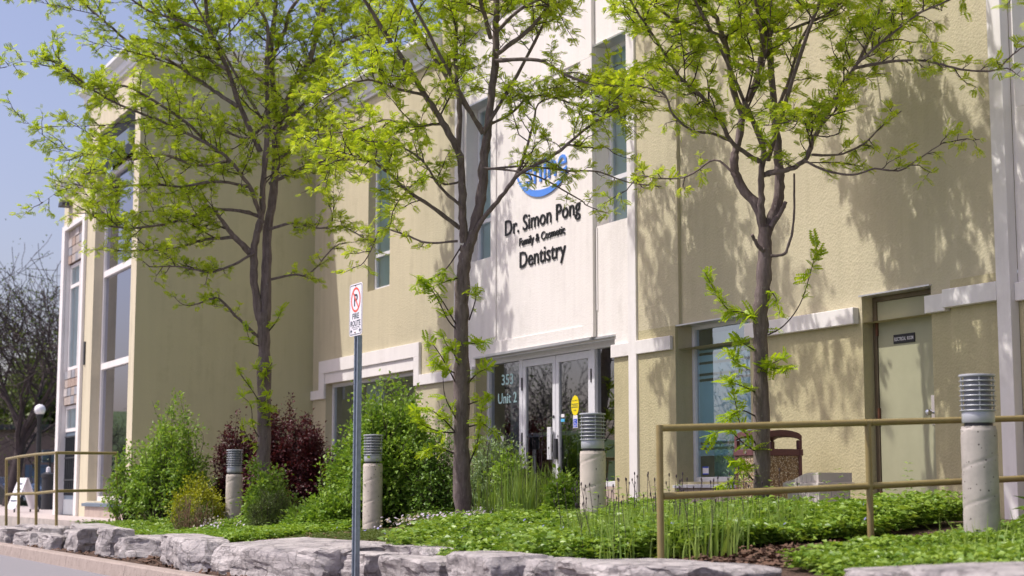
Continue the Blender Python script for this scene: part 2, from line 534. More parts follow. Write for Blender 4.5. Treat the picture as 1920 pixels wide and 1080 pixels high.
def np_mesh(name, V, Fq, mat, parent=None, smooth=False):
    """V (n,3), Fq (m,k) all polygons with k corners"""
    me = bpy.data.meshes.new(name)
    V = np.ascontiguousarray(V, dtype=np.float32); Fq = np.ascontiguousarray(Fq, dtype=np.int32)
    k = Fq.shape[1]
    me.vertices.add(len(V)); me.vertices.foreach_set('co', V.ravel())
    me.loops.add(Fq.size); me.loops.foreach_set('vertex_index', Fq.ravel())
    me.polygons.add(len(Fq))
    me.polygons.foreach_set('loop_start', np.arange(0, Fq.size, k, dtype=np.int32))
    if smooth:
        me.polygons.foreach_set('use_smooth', np.ones(len(Fq), dtype=bool))
    me.materials.append(mat)
    me.update(); me.validate()
    o = bpy.data.objects.new(name, me)
    col.objects.link(o)
    if parent is not None:
        o.parent = parent
    return o


def tag(o, label, cat, group=None, kind=None):
    o['label'] = label; o['category'] = cat
    if group: o['group'] = group
    if kind: o['kind'] = kind
    return o


def thing(name, label, cat, loc=(0, 0, 0), group=None):
    o = bpy.data.objects.new(name, None)
    o.empty_display_size = 0.2
    col.objects.link(o)
    o.location = loc
    return tag(o, label, cat, group)


def kindof(o, k, label=None, cat=None):
    o['kind'] = k
    if label: o['label'] = label
    if cat: o['category'] = cat
    return o


def copy_tree(o, parent=None):
    c = o.copy(); col.objects.link(c)
    if parent is not None:
        c.parent = parent
    for ch in list(o.children):
        copy_tree(ch, c)
    return c


# ------------------------------------------------------------------ text
def text_mesh(s, extrude=0.0, offset=0.0):
    cu = bpy.data.curves.new('text', 'FONT')
    cu.body = s; cu.size = 1.0; cu.extrude = extrude; cu.offset = offset; cu.resolution_u = 3
    o = bpy.data.objects.new('text', cu); col.objects.link(o)
    dg = bpy.context.evaluated_depsgraph_get()
    me = bpy.data.meshes.new_from_object(o.evaluated_get(dg))
    bpy.data.objects.remove(o); bpy.data.curves.remove(cu)
    return me


def width_of(s):
    me = text_mesh(s)
    xs = [v.co.x for v in me.vertices]
    r = (min(xs), max(xs)); bpy.data.meshes.remove(me)
    return r


_w2 = None
_adv = {}


def advance(c):
    global _w2
    if _w2 is None:
        a, b = width_of('||'); _w2 = b - a
    if c not in _adv:
        a, b = width_of('|' + c + '|'); _adv[c] = (b - a) - _w2
    return _adv[c]


def letters(s, mat, parent, x0, x1, z, capz, y, depth=0.03, name='letter', offset=0.0, flip=1):
    """text on a plane facing -Y: reads along +X, baseline z, cap height capz, spans x0..x1; one object per character"""
    tot = sum(advance(c) for c in s)
    sx = (x1 - x0) / tot
    sz = capz / 0.72
    pen = 0.0
    made = []
    for c in s:
        if c != ' ':
            me = text_mesh(c, extrude=0.5, offset=offset)
            for v in me.vertices:
                a, b, e = v.co
                v.co = (x0 + (pen + a) * sx, y - (e + 0.5) * depth, z + b * sz)
            me.materials.clear(); me.materials.append(mat)
            me.name = name
            bmx = bmesh.new(); bmx.from_mesh(me); bmesh.ops.recalc_face_normals(bmx, faces=bmx.faces); bmx.to_mesh(me); bmx.free()
            o = bpy.data.objects.new(name, me); col.objects.link(o); o.parent = parent
            made.append(o)
        pen += advance(c)
    return made


def text_block(s, mat, parent, x0, x1, z, capz, y, depth=0.002, name='lettering', offset=0.0):
    me = text_mesh(s, extrude=0.5, offset=offset)
    xs = [v.co.x for v in me.vertices]; a0, a1 = min(xs), max(xs)
    for v in me.vertices:
        a, b, e = v.co
        v.co = (x0 + (a - a0) / (a1 - a0) * (x1 - x0), y - (e + 0.5) * depth, z + b * capz / 0.72)
    me.materials.clear(); me.materials.append(mat); me.name = name
    o = bpy.data.objects.new(name, me); col.objects.link(o)
    o.parent = parent
    return o


# ================================================================== SETTING
def grid_sheet(name, x0, x1, y0, y1, nx, ny, zf, mat):
    xs = np.linspace(x0, x1, nx); ys = np.linspace(y0, y1, ny)
    V = np.array([(x, y, zf(x, y)) for y in ys for x in xs])
    Fq = np.array([(j * nx + i, j * nx + i + 1, (j + 1) * nx + i + 1, (j + 1) * nx + i) for j in range(ny - 1) for i in range(nx - 1)])
    return np_mesh(name, V, Fq, mat, smooth=True)


kindof(MB().quad((-900, -600, -1.02), (400, -600, -1.02), (400, 900, -1.02), (-900, 900, -1.02)).build('ground', LAWN), 'structure')
kindof(MB().quad((-300, -7.5, ROAD_Z), (120, -7.5, ROAD_Z), (120, 4.43, ROAD_Z), (-300, 4.43, ROAD_Z)).build('road', ASPH), 'structure')
kerb = bpy.data.objects.new('kerb', None); col.objects.link(kerb); kerb.location = (0, 4.5, -0.8)
kindof(kerb, 'structure')
kseg = MB().prism([(-0.08, -0.2), (-0.055, -0.015), (-0.04, 0.0), (0.10, 0.003), (0.10, -0.2)], 0.0, 2.988, 'x').mesh('kerb_segment', KERB)
for i in range(30):
    o = bpy.data.objects.new('kerb_segment', kseg); col.objects.link(o); o.parent = kerb
    o.location = (-3.0 - i * 3.0, 0, 0)
kindof(MB().quad((-45, -60, -0.99), (120, -60, -0.99), (120, -7.6, -0.99), (-45, -7.6, -0.99)).build('bounce_lot', ASPH), 'structure')  # unseen asphalt beyond the road, added to bounce light onto the walls
kindof(grid_sheet('planting_bed', -27.6, -2.0, 4.602, 10.6, 160, 60, bed_z, SOIL), 'structure')
pv = MB()
pv.box(-70, -27.0, 5.95, 10.2, -1.0, -0.50)
kindof(pv.build('pavement', WALK), 'structure')
wk = MB().box(-22.0, -17.5, 9.55, 10.9, -0.6, -0.285)
wk.box(-14.2, -9.9, 9.5, 10.5, -0.6, -0.30)
kindof(wk.build('path', WALK), 'structure')

# far lawn and hill beyond the pavement
def hill_z(x, y):
    d = (-x - 62)
    return -0.9 + 0.028 * max(0, d) + 6.0 * smooth(30, 110, d) + 0.5 * noise.noise(Vector((x * 0.03, y * 0.03, 2)))


kindof(grid_sheet('hill', -260, -58, -60, 160, 50, 50, hill_z, LAWN), 'structure')

# ================================================================== BUILDING
FY = 10.5          # facade plane
B = thing('office_building', 'two storey olive and white stucco office building with a projecting corner block', 'building', (-20, FY, -0.3))
Bi = Matrix.Translation((20, -FY, 0.3))


def adopt(o, parent=None):
    """parent an object built in world coordinates to the building without moving it"""
    o.parent = parent if parent is not None else B
    if parent is None:
        o.matrix_parent_inverse = Bi
    return o


def wall(name, mat, x0, x1, z0, z1, y, openings=(), reveal=0.19, thick=0.35, rmat=None):
    xs = sorted({x0, x1, *[v for o in openings for v in o[:2]]}); zs = sorted({z0, z1, *[v for o in openings for v in o[2:4]]})
    xs = [v for v in xs if x0 <= v <= x1]; zs = [v for v in zs if z0 <= v <= z1]
    m = MB()
    for a, b in zip(xs, xs[1:]):
        for c, d in zip(zs, zs[1:]):
            cx, cz = (a + b) / 2, (c + d) / 2
            if any(o[0] < cx < o[1] and o[2] < cz < o[3] for o in openings):
                continue
            m.quad((a, y, c), (b, y, c), (b, y, d), (a, y, d))
    for (a, b, c, d) in [o[:4] for o in openings]:
        yr = y + reveal
        m.quad((a, y, c), (a, y, d), (a, yr, d), (a, yr, c))
        m.quad((b, y, d), (b, y, c), (b, yr, c), (b, yr, d))
        if d < z1:
            m.quad((a, y, d), (b, y, d), (b, yr, d), (a, yr, d))
        if c > z0:
            m.quad((a, y, c), (a, yr, c), (b, yr, c), (b, y, c))
    yb = y + thick
    m.quad((x0, y, z0), (x0, y, z1), (x0, yb, z1), (x0, yb, z0))
    m.quad((x1, y, z1), (x1, y, z0), (x1, yb, z0), (x1, yb, z1))
    m.quad((x0, y, z1), (x1, y, z1), (x1, yb, z1), (x0, yb, z1))
    o = m.build(name, mat)
    return adopt(o)


def bbox(name, mat, *d, bevel=0.006):
    return adopt(box(name, mat, None, *d, bevel=bevel))


def room(x0, x1, y0, y1, z0, z1, mat=INTER):
    m = MB()
    m.quad((x0, y1, z0), (x0, y1, z1), (x1, y1, z1), (x1, y1, z0))
    m.quad((x0, y0, z0), (x0, y0, z1), (x0, y1, z1), (x0, y1, z0))
    m.quad((x1, y0, z0), (x1, y1, z0), (x1, y1, z1), (x1, y0, z1))
    m.quad((x0, y0, z0), (x0, y1, z0), (x1, y1, z0), (x1, y0, z0))
    m.quad((x0, y0, z1), (x1, y0, z1), (x1, y1, z1), (x0, y1, z1))
    return adopt(m.build('interior_room', mat))


def frame_mb(x0, x1, z0, z1, y, w=0.06, d=0.07, mull=(), trans=()):
    m = MB()
    m.box(x0, x0 + w, y, y + d, z0, z1); m.box(x1 - w, x1, y, y + d, z0, z1)
    m.box(x0 + w, x1 - w, y, y + d, z0, z0 + w); m.box(x0 + w, x1 - w, y, y + d, z1 - w, z1)
    for t in trans:
        m.box(x0 + w, x1 - w, y + 0.002, y + d - 0.004, t - w * 0.5, t + w * 0.5)
    return m


def window(x0, x1, z0, z1, y, trans=(), w=0.06, blind=None, glass=None, d=0.07, roomd=1.2, roommat=None):
    f = adopt(frame_mb(x0, x1, z0, z1, y, w, d, (), trans).build('window', ALU, bevel=0.004))
    zz = [z0 + w] + [t for t in trans] + [z1 - w]
    for a, b in zip(zz, zz[1:]):
        a2 = a + (w * 0.5 if a in trans else 0); b2 = b - (w * 0.5 if b in trans else 0)
        MB().quad((x0 + w, y + 0.035, a2), (x1 - w, y + 0.035, a2), (x1 - w, y + 0.035, b2), (x0 + w, y + 0.035, b2)).build('pane', glass or GLASS, f)
    if blind:
        m = MB()
        n = max(3, int((x1 - x0 - 0.04) / 0.09)); s = (x1 - x0 - 0.04) / n
        for k in range(n):
            xx = x0 + 0.02 + k * s
            m.quad((xx, y + 0.075, z0 + 0.03), (xx + s * 0.96, y + 0.09, z0 + 0.03), (xx + s * 0.96, y + 0.09, z1 - 0.03), (xx, y + 0.075, z1 - 0.03))
        m.build('blind', blind, f)
    room(x0, x1, y + d + 0.003, y + roomd, z0, z1, roommat or INTER)
    return f


# --- left olive wing (narrow window above, big window below)
ZB = -0.55
GW = (-28.07, -23.99, 0.10, 1.92)
NW = (-26.10, -25.12, 3.40, 5.80)
wall('wall', OLIVE, -28.76, -23.05, ZB, 6.85, FY, [GW, NW], reveal=0.125)
window(*NW[:2], *NW[2:], FY + 0.125, trans=(4.02,), blind=BLIND)
window(*GW[:2], *GW[2:], FY + 0.125, trans=(), blind=None)
bbox('interior_curtain', BLIND, -27.2, -26.4, FY + 0.45, FY + 0.48, 0.15, 1.86, bevel=0)
# cornice of the left wing, stepped profile
cp = [(FY - 0.003, 6.80), (FY - 0.05, 6.80), (FY - 0.05, 6.86), (FY - 0.09, 6.88), (FY - 0.10, 7.02), (FY - 0.16, 7.05), (FY - 0.22, 7.10), (FY - 0.27, 7.12), (FY - 0.27, 7.20), (FY + 0.4, 7.20), (FY + 0.4, 6.86), (FY - 0.003, 6.86)]
adopt(MB().prism(cp, -28.74, -23.06, 'x').build('cornice', CORN))
bbox('downspout', CORN, -28.70, -28.60, FY - 0.13, FY - 0.03, 6.45, 6.79)
adopt(MB().box(-28.7, -10, FY + 0.36, 24, 6.84, 6.95).build('roof', CORN))
# trim round the big window
tp = FY - 0.05
bbox('trim', TRIM, -28.75, -28.06, tp, FY - 0.002, 1.655, 1.82)
bbox('trim', TRIM, -28.33, -28.06, tp, FY - 0.002, 1.82, 2.115)
bbox('trim', TRIM, -28.33, -23.78, tp, FY - 0.002, 2.115, 2.345)
bbox('trim', TRIM, -23.99, -23.78, tp, FY - 0.002, 1.655, 2.115)
bbox('trim', TRIM, -23.78, -22.43, tp, FY - 0.002, 1.655, 1.82)
adopt(MB().box(-28.06, -23.99, FY - 0.018, FY - 0.002, 1.925, 2.115).build('lintel_panel', TRIM))
bbox('sill', ALU, -28.12, -23.94, FY - 0.06, FY + 0.123, 0.04, 0.098)
adopt(MB().box(-28.05, -24.0, FY - 0.03, FY - 0.002, ZB, 0.038).build('stone_base', PANEL))

# --- entrance section: tall olive parapet with the white field
EO = (-21.81, -17.75, -0.285, 1.94)
WL = (-22.14, -21.285, 3.40, 5.80)
WR = (-18.19, -17.36, 3.40, 5.80)
wall('wall', OLIVE, -23.05, -22.44, ZB, 8.9, FY, [])
wall('wall', OLIVE, -22.44, -17.12, 6.95, 8.9, FY, [])
wall('wall', WHITE, -22.44, -17.12, ZB, 6.9, FY, [EO, WL, WR], reveal=0.19)
adopt(MB().prism([(FY - 0.003, 6.90), (FY - 0.07, 6.90), (FY - 0.10, 6.95), (FY - 0.003, 6.95)], -22.44, -17.12, 'x').build('moulding', TRIM))
# olive jambs and flanks at ground level, under the band
for a, b in ((-22.22, -21.812), (-17.748, -17.32)):
    adopt(MB().box(a, b, FY - 0.012, FY - 0.002, ZB, 1.655).build('wall_infill', OLIVE_L))
for a, b in ((-22.22, -21.812), (-17.775, -17.32)):
    bbox('trim', TRIM, a, b, tp, FY - 0.002, 1.657, 1.82)
adopt(MB().box(-21.812, -21.80, FY + 0.004, FY + 0.188, -0.285, 1.938).build('door_jamb', OLIVE_L))
# central raised panel with sunk field
PY = FY - 0.055
adopt(MB().box(-21.19, -18.20, PY, FY - 0.002, 5.66, 6.898).build('wall_panel', WHITE, bevel=0.006))
adopt(MB().box(-21.19, -18.20, PY, FY - 0.002, 1.96, 2.13).build('wall_panel', WHITE, bevel=0.006))
adopt(MB().box(-21.19, -21.02, PY, FY - 0.002, 2.13, 5.66).build('wall_panel', WHITE))
adopt(MB().box(-18.50, -18.20, PY, FY - 0.002, 2.13, 5.66).build('wall_panel', WHITE))
adopt(MB().box(-21.02, -18.50, PY + 0.018, FY - 0.002, 2.13, 5.66).build('wall_panel', WHITE))
adopt(MB().box(-21.30, -18.26, PY - 0.025, FY - 0.001, 1.925, 1.96).build('flashing', FLASH))
for a, b in ((-21.83, -21.31), (-18.25, -17.73)):
    adopt(MB().box(a, b, FY - 0.022, FY + 0.05, 1.931, 1.957).build('flashing', FLASH))
for x0, x1, z0, z1 in (WL, WR):
    window(x0, x1, z0, z1, FY + 0.19, trans=(4.03,), blind=BLIND)
    adopt(MB().box(x0 - 0.02, x1 + 0.02, FY - 0.03, FY + 0.185, 5.787, 5.812).build('flashing', FLASH))
    adopt(MB().box(x0 + 0.001, x0 + 0.03, FY - 0.012, FY - 0.001, 2.3, 3.38).build('trim', TRIM))
for a in (-22.42, -17.31):
    bbox('pilaster', TRIM, a, a + 0.19, FY - 0.07, FY - 0.002, ZB, 6.88)

# entrance doors, sidelights
EY = FY + 0.19
fr = MB()
fr.box(-21.81, -17.75, EY, EY + 0.10, 1.845, 1.938)
for a, b in ((-21.81, -21.74), (-20.76, -20.66), (-18.69, -18.60), (-17.82, -17.75)):
    fr.box(a, b, EY, EY + 0.10, -0.285, 1.845)
fr.box(-21.74, -20.76, EY + 0.01, EY + 0.09, 0.05, 0.12); fr.box(-18.60, -17.82, EY + 0.01, EY + 0.09, 0.05, 0.12)
ef = adopt(fr.build('door_frame', ALU, bevel=0.005))
for a, b in ((-21.74, -20.76), (-18.60, -17.82)):
    MB().box(a, b, EY + 0.012, EY + 0.088, -0.285, 0.05).build('stall_panel', PANEL, ef)
    MB().quad((a, EY + 0.05, 0.12), (b, EY + 0.05, 0.12), (b, EY + 0.05, 1.845), (a, EY + 0.05, 1.845)).build('pane', GLASSD, ef)
lt = text_block('353', DECAL, ef, -21.40, -21.03, 1.53, 0.155, EY + 0.047, 0.002, 'lettering', 0.012)
text_block('Unit 2', DECAL, ef, -21.52, -20.92, 1.26, 0.155, EY + 0.047, 0.002, 'lettering', 0.010)


def door_leaf(x0, x1, side):
    z0, z1 = -0.27, 1.838
    d = MB()
    w_ = 0.085
    d.box(x0, x0 + w_, EY + 0.005, EY + 0.05, z0, z1); d.box(x1 - w_, x1, EY + 0.005, EY + 0.05, z0, z1)
    d.box(x0 + w_, x1 - w_, EY + 0.005, EY + 0.05, z1 - 0.10, z1); d.box(x0 + w_, x1 - w_, EY + 0.005, EY + 0.05, z0, z0 + 0.22)
    o = adopt(d.build('door', ALU, bevel=0.004))
    MB().quad((x0 + w_, EY + 0.03, z0 + 0.22), (x1 - w_, EY + 0.03, z0 + 0.22), (x1 - w_, EY + 0.03, z1 - 0.10), (x0 + w_, EY + 0.03, z1 - 0.10)).build('pane', GLASSD, o)
    MB().box(x0 + w_, x1 - w_, EY + 0.055, EY + 0.10, 0.745, 0.80).build('push_bar', ALU, o)
    hx = x0 + 0.01 if side < 0 else x1 - 0.03
    for hz in (-0.1, 0.72, 1.5):
        MB().lathe([(0.014, -0.09), (0.014, 0.09)], (x0 - 0.012 if side < 0 else x1 + 0.012, EY + 0.0, hz), 10).build('hinge', DARKM, o)
    return o


dl = door_leaf(-20.655, -19.685, -1)
dr = door_leaf(-19.675, -18.695, 1)
MB().box(-19.81, -19.71, EY - 0.06, EY - 0.035, 0.42, 0.86).build('handle', ALU, dl, bevel=0.004)
MB().box(-19.775, -19.745, EY - 0.035, EY + 0.004, 0.46, 0.52).box(-19.775, -19.745, EY - 0.035, EY + 0.004, 0.76, 0.82).build('handle_bracket', ALU, dl)
MB().box(-19.66, -19.61, EY - 0.03, EY + 0.004, 0.42, 0.70).build('handle', DARKM, dr)
MB().prism([(-19.725 + 0.022 * math.cos(t * PI / 8), 1.00 + 0.022 * math.sin(t * PI / 8)) for t in range(16)], EY - 0.005, EY + 0.004, 'y').build('lock_cylinder', DARKM, dl)


def disc(cx, cz, rx, rz, y, name, mat, parent, n=28, d=0.002):
    return MB().prism([(cx + rx * math.cos(2 * PI * k / n), cz + rz * math.sin(2 * PI * k / n)) for k in range(n)], y - d, y, 'y').build(name, mat, parent)


gy = EY + 0.027
c1 = disc(-19.17, 1.13, 0.105, 0.135, gy, 'sticker', YEL, dr)
for z in (1.105, 1.150):
    MB().box(-19.265, -19.075, gy - 0.0035, gy - 0.0025, z - 0.004, z + 0.004).build('lettering', INK, dr)
text_block('AUTOMATIC', INK, dr, -19.245, -19.095, 1.185, 0.020, gy - 0.0025, 0.0005)
text_block('CAUTION', INK, dr, -19.25, -19.09, 1.116, 0.024, gy - 0.0025, 0.0005)
text_block('DOOR', INK, dr, -19.21, -19.13, 1.055, 0.020, gy - 0.0025, 0.0005)
MB().box(-19.225, -19.105, gy - 0.002, gy, 0.83, 1.0).build('sticker', SIGNW, dr)
MB().box(-19.213, -19.117, gy - 0.0035, gy - 0.0025, 0.838, 0.952).build('sticker', BLU, dr)
wcx, wcz = -19.165, 0.885
wsym = MB()
disc(wcx - 0.004, wcz + 0.046, 0.009, 0.009, gy - 0.004, 'wheelchair_symbol', SIGNW, dr, 14, 0.0008)
ws = MB().tube([(wcx - 0.004, gy - 0.0045, wcz + 0.032), (wcx - 0.001, gy - 0.0045, wcz + 0.002), (wcx + 0.02, gy - 0.0045, wcz + 0.0), (wcx + 0.03, gy - 0.0045, wcz - 0.028)], 0.004, 4)
ws.tube([(wcx + 0.027 * math.cos(a), gy - 0.0045, wcz - 0.008 + 0.027 * math.sin(a)) for a in [2.2 + k * 0.33 for k in range(12)]], 0.0035, 4)
ws.build('wheelchair_symbol', SIGNW, dr)
MB().box(-19.56, -19.47, gy - 0.002, gy, 0.985, 1.03).build('sticker', SIGNW, dr)
MB().box(-19.565, -19.465, gy - 0.002, gy, 0.925, 0.965).build('sticker', CYAN, dr)
# lobby seen through the glass
room(-21.81, -17.75, EY + 0.103, EY + 3.0, -0.285, 1.94, INTER)
bbox('interior_door', plain('inner_door', (0.10, 0.10, 0.115), rough=0.6), -19.3, -18.4, EY + 1.6, EY + 1.65, -0.28, 1.75, bevel=0)
bbox('interior_post', plain('inner_post', (0.33, 0.36, 0.38), rough=0.6), -20.50, -20.44, EY + 0.8, EY + 0.86, -0.28, 1.9, bevel=0)
bbox('interior_chair', plain('inner_teal', (0.05, 0.16, 0.17), rough=0.7), -20.3, -19.8, EY + 1.1, EY + 1.5, -0.1, 0.25, bevel=0)
bbox('interior_sign', SIGNR, -20.75, -20.50, EY + 1.2, EY + 1.23, 0.75, 1.0, bevel=0)
bbox('interior_blind', BLIND, -21.72, -21.42, EY + 0.35, EY + 0.37, 0.05, 1.84, bevel=0)
# push plate operator on its little post beside the doors
op = thing('door_operator_box', 'small black and silver door opener box on a stub left of the entrance doors', 'door button', (-20.75, EY - 0.2, -0.28))
MB().box(-0.09, 0.01, -0.05, 0.05, 0.86, 1.06).build('casing', DARKM, op, bevel=0.006)
MB().box(-0.085, 0.005, -0.058, -0.052, 0.875, 1.045).build('push_plate', SIGNW, op)
MB().box(-0.06, -0.02, -0.02, 0.02, 0.0, 0.86).build('stub_post', ALU, op)

# --- right olive wing
W3 = (-16.28, -14.83, 0.10, 1.94)
DO = (-12.90, -11.885, -0.30, 1.92)
STEP = -16.20
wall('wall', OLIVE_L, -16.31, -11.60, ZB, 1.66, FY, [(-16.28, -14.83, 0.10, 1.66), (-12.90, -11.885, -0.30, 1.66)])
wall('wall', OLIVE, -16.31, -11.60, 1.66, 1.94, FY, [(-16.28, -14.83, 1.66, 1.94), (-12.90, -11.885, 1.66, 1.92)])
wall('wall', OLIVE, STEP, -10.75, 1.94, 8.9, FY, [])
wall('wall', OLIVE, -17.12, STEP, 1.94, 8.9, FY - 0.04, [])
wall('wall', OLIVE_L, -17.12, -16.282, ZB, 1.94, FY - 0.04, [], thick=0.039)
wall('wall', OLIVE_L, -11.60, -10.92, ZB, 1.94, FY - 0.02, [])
bp = FY - 0.075
bbox('trim', TRIM, -17.12, -16.33, bp - 0.01, FY - 0.042, 1.655, 1.82)
bbox('trim', TRIM, -14.83, -12.95, bp, FY - 0.002, 1.655, 1.82)
bbox('trim', TRIM, -11.90, -11.62, bp, FY - 0.002, 1.655, 1.82)
bbox('trim', TRIM, -11.62, -10.92, bp - 0.03, FY - 0.022, 1.68, 1.85)
bbox('pilaster', TRIM, -10.922, -10.752, FY - 0.10, FY - 0.001, ZB, 8.9)
# big right window: frosted film with clear stripes
w3 = window(*W3, FY + 0.19, w=0.055, blind=None, glass=GLASSW)
fy = FY + 0.19 + 0.042
for a, b in ((1.30, 1.335), (1.365, 1.47), (1.50, 1.575), (0.56, 1.27), (0.50, 0.53), (0.40, 0.47), (1.605, 1.64)):
    MB().quad((-16.21, fy, a), (-14.90, fy, a), (-14.90, fy, b), (-16.21, fy, b)).build('frosted_band', FROST, w3)
MB().box(-16.20, -15.75, fy + 0.2, fy + 0.22, 0.16, 1.86).build('curtain', BLIND, w3)
MB().box(-15.05, -14.98, fy + 0.3, fy + 0.34, 0.16, 1.86).build('inner_post', DARKM, w3)
MB().box(-16.13, -16.01, fy - 0.012, fy - 0.009, 0.185, 0.275).build('sticker', SIGNW, w3)
MB().box(-16.13, -16.01, fy - 0.0145, fy - 0.0125, 0.262, 0.275).box(-16.13, -16.01, fy - 0.0145, fy - 0.0125, 0.185, 0.197).build('sticker', BLU, w3)
adopt(MB().prism([(FY + 0.188, 0.098), (FY + 0.188, 0.035), (FY - 0.07, 0.03), (FY - 0.07, 0.06)], -16.33, -14.78, 'x').build('sill', ALU))
adopt(MB().box(-16.24, -14.83, FY - 0.03, FY - 0.002, ZB, 0.028).build('stone_base', PANEL))
adopt(MB().box(-16.29, -14.82, FY - 0.035, FY + 0.18, 1.925, 1.9405).build('flashing', FLASH))
# electrical room door
adopt(MB().box(-12.91, -11.87, FY - 0.035, FY + 0.12, 1.9195, 1.934).build('flashing', FLASH))
dfm = MB().box(-12.90, -12.845, FY + 0.13, FY + 0.24, -0.30, 1.915).box(-11.94, -11.885, FY + 0.13, FY + 0.24, -0.30, 1.915).box(-12.845, -11.94, FY + 0.13, FY + 0.24, 1.872, 1.915)
adopt(dfm.build('door_frame', plain('door_frame_paint', (0.13, 0.10, 0.065), rough=0.5), bevel=0.004))
ed = adopt(MB().box(-12.84, -11.945, FY + 0.145, FY + 0.19, -0.29, 1.868).build('door', DOORG, bevel=0.003))
for z in (-0.08, 0.74, 1.60):
    MB().lathe([(0.016, -0.07), (0.016, 0.07)], (-12.842, FY + 0.135, z), 10).build('hinge', RUST, ed, smooth=True)
MB().box(-12.085, -12.035, FY + 0.138, FY + 0.1445, 0.62, 0.90).build('lock_plate', CHROME, ed)
kn = MB().lathe([(0.012, 0.0), (0.012, 0.03), (0.028, 0.04), (0.034, 0.06), (0.026, 0.078), (0.005, 0.082)], (0, 0, 0), 18)
kn.v = [(-12.06 + x, FY + 0.138 - z, 0.735 + y) for x, y, z in kn.v]; kn.f = [f[::-1] for f in kn.f]
kn.build('handle', CHROME, ed, smooth=True)
es = thing('room_sign', 'small black plate reading ELECTRICAL ROOM on the olive steel door', 'sign', (-12.445, FY + 0.143, 1.475))
MB().box(-0.155, 0.155, -0.008, 0.0, -0.045, 0.045).build('plate', BLACKL, es, bevel=0.002)
t_ = text_block('ELECTRICAL  ROOM', SIGNW, es, -0.138, 0.138, -0.018, 0.036, -0.0085, 0.001, offset=0.006)
# --- next white section at the far right
wall('wall', WHITE, -10.752, -2.0, 1.82, 8.9, FY, [(-10.70, -9.88, 3.40, 5.80)])
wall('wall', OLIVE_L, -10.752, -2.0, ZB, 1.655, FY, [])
bbox('trim', TRIM, -10.752, -2.0, tp, FY + 0.05, 1.657, 1.82)
window(-10.70, -9.88, 3.40, 5.80, FY + 0.19, trans=(4.03,), blind=BLIND)
adopt(MB().box(-9.80, -6.8, PY, FY - 0.002, 1.96, 8.8).build('wall_panel', WHITE))
adopt(MB().prism([(FY - 0.003, 8.6), (FY - 0.1, 8.6), (FY - 0.12, 8.8), (FY - 0.25, 8.85), (FY - 0.25, 8.95), (FY + 0.4, 8.95), (FY + 0.4, 8.905), (FY - 0.003, 8.905)], -23.1, -2.0, 'x').build('cornice', CORN))
adopt(MB().box(-23.05, -2.0, 23.7, 24.0, -0.5, 8.9).build('wall', OLIVE))

# --- projecting block on the left
TY = 7.15
TW = (-32.12, -29.15, -0.20, 7.02)
wall('wall', CREAM, -32.95, -28.762, -0.55, 7.75, TY, [TW], reveal=0.18)
adopt(MB().box(-28.90, -28.76, TY + 0.003, 10.68, -0.60, 7.75).build('side_wall', OLIVE_SHADE))
adopt(MB().box(-32.95, -28.92, 10.4, 10.68, 6.0, 7.75).build('wall', OLIVE_SHADE))
adopt(MB().box(-32.95, -28.92, TY + 0.36, 10.39, 7.70, 7.76).build('roof', CORN))
cpr = [(0.0, 7.735), (0.05, 7.735), (0.05, 7.79), (0.09, 7.81), (0.10, 7.93), (0.16, 7.96), (0.22, 8.0), (0.22, 8.07), (-0.15, 8.07), (-0.15, 7.735)]
adopt(MB().prism([(TY - a, b) for a, b in cpr], -33.1, -28.762 + 0.22, 'x').build('cornice', CORN))
adopt(MB().prism([(-28.762 + a, b - 0.0015) for a, b in cpr], TY - 0.215, 10.75, 'y').build('cornice', CORN))
tf = adopt(frame_mb(-32.12, -29.15, -0.20, 6.2, TY + 0.18, 0.09, 0.09, (), ()).build('window', TRIM))
for z in (4.20, 2.39):
    MB().box(-32.03, -29.24, TY + 0.17, TY + 0.28, z - 0.06, z + 0.06).build('transom', TRIM, tf)
for a, b in ((-0.11, 2.33), (2.45, 4.14), (4.26, 6.11)):
    MB().quad((-32.03, TY + 0.23, a), (-29.24, TY + 0.23, a), (-29.24, TY + 0.23, b), (-32.03, TY + 0.23, b)).build('pane', GLASSB, tf)
room(-32.12, -29.15, TY + 0.30, TY + 2.4, -0.3, 7.0, INTBR)
bbox('fascia_band', BLUEG, -32.70, -29.18, TY - 0.10, TY + 0.17, 6.28, 6.56)
for k in range(9):
    bbox('louvre_blade', DARKM, -32.11, -29.16, TY + 0.05, TY + 0.16, 6.60 + k * 0.045, 6.62 + k * 0.045, bevel=0)
adopt(MB().prism([(TY + 0.178, -0.20), (TY + 0.178, -0.30), (TY - 0.09, -0.30), (TY - 0.09, -0.245)], -32.18, -28.98, 'x').build('sill', BLUEG))
adopt(MB().box(-32.06, -29.0, TY - 0.05, TY + 0.178, -0.56, -0.302).build('stone_base', PANEL))
bbox('slot_light', DARKM, -32.72, -32.63, TY - 0.03, TY - 0.001, 2.47, 2.93)
# lower left bay with its white frame
LW = (-34.72, -33.06, -0.50, 5.43)
wall('wall', CREAM, -35.10, -32.95, -0.55, 6.25, TY, [LW], reveal=0.13)
adopt(MB().box(-35.10, -34.95, TY + 0.36, 16.0, -0.55, 6.25).build('side_wall', CREAM))
adopt(MB().box(-34.95, -28.92, 10.7, 16.0, 6.10, 6.2).build('roof', CORN))
adopt(MB().prism([(TY - a, b - 1.52) for a, b in cpr], -35.25, -32.955, 'x').build('cornice', CORN))
bbox('trim', TRIM, -35.0, -34.721, TY - 0.06, TY - 0.002, -0.50, 5.55)
bbox('trim', TRIM, -33.06, -32.83, TY - 0.06, TY - 0.002, -0.50, 5.55)
bbox('trim', TRIM, -34.721, -33.06, TY - 0.06, TY - 0.002, 5.43, 5.55)
adopt(MB().box(-34.72, -34.705, TY - 0.001, TY + 0.128, -0.5, 5.43).build('door_jamb', TRIM))
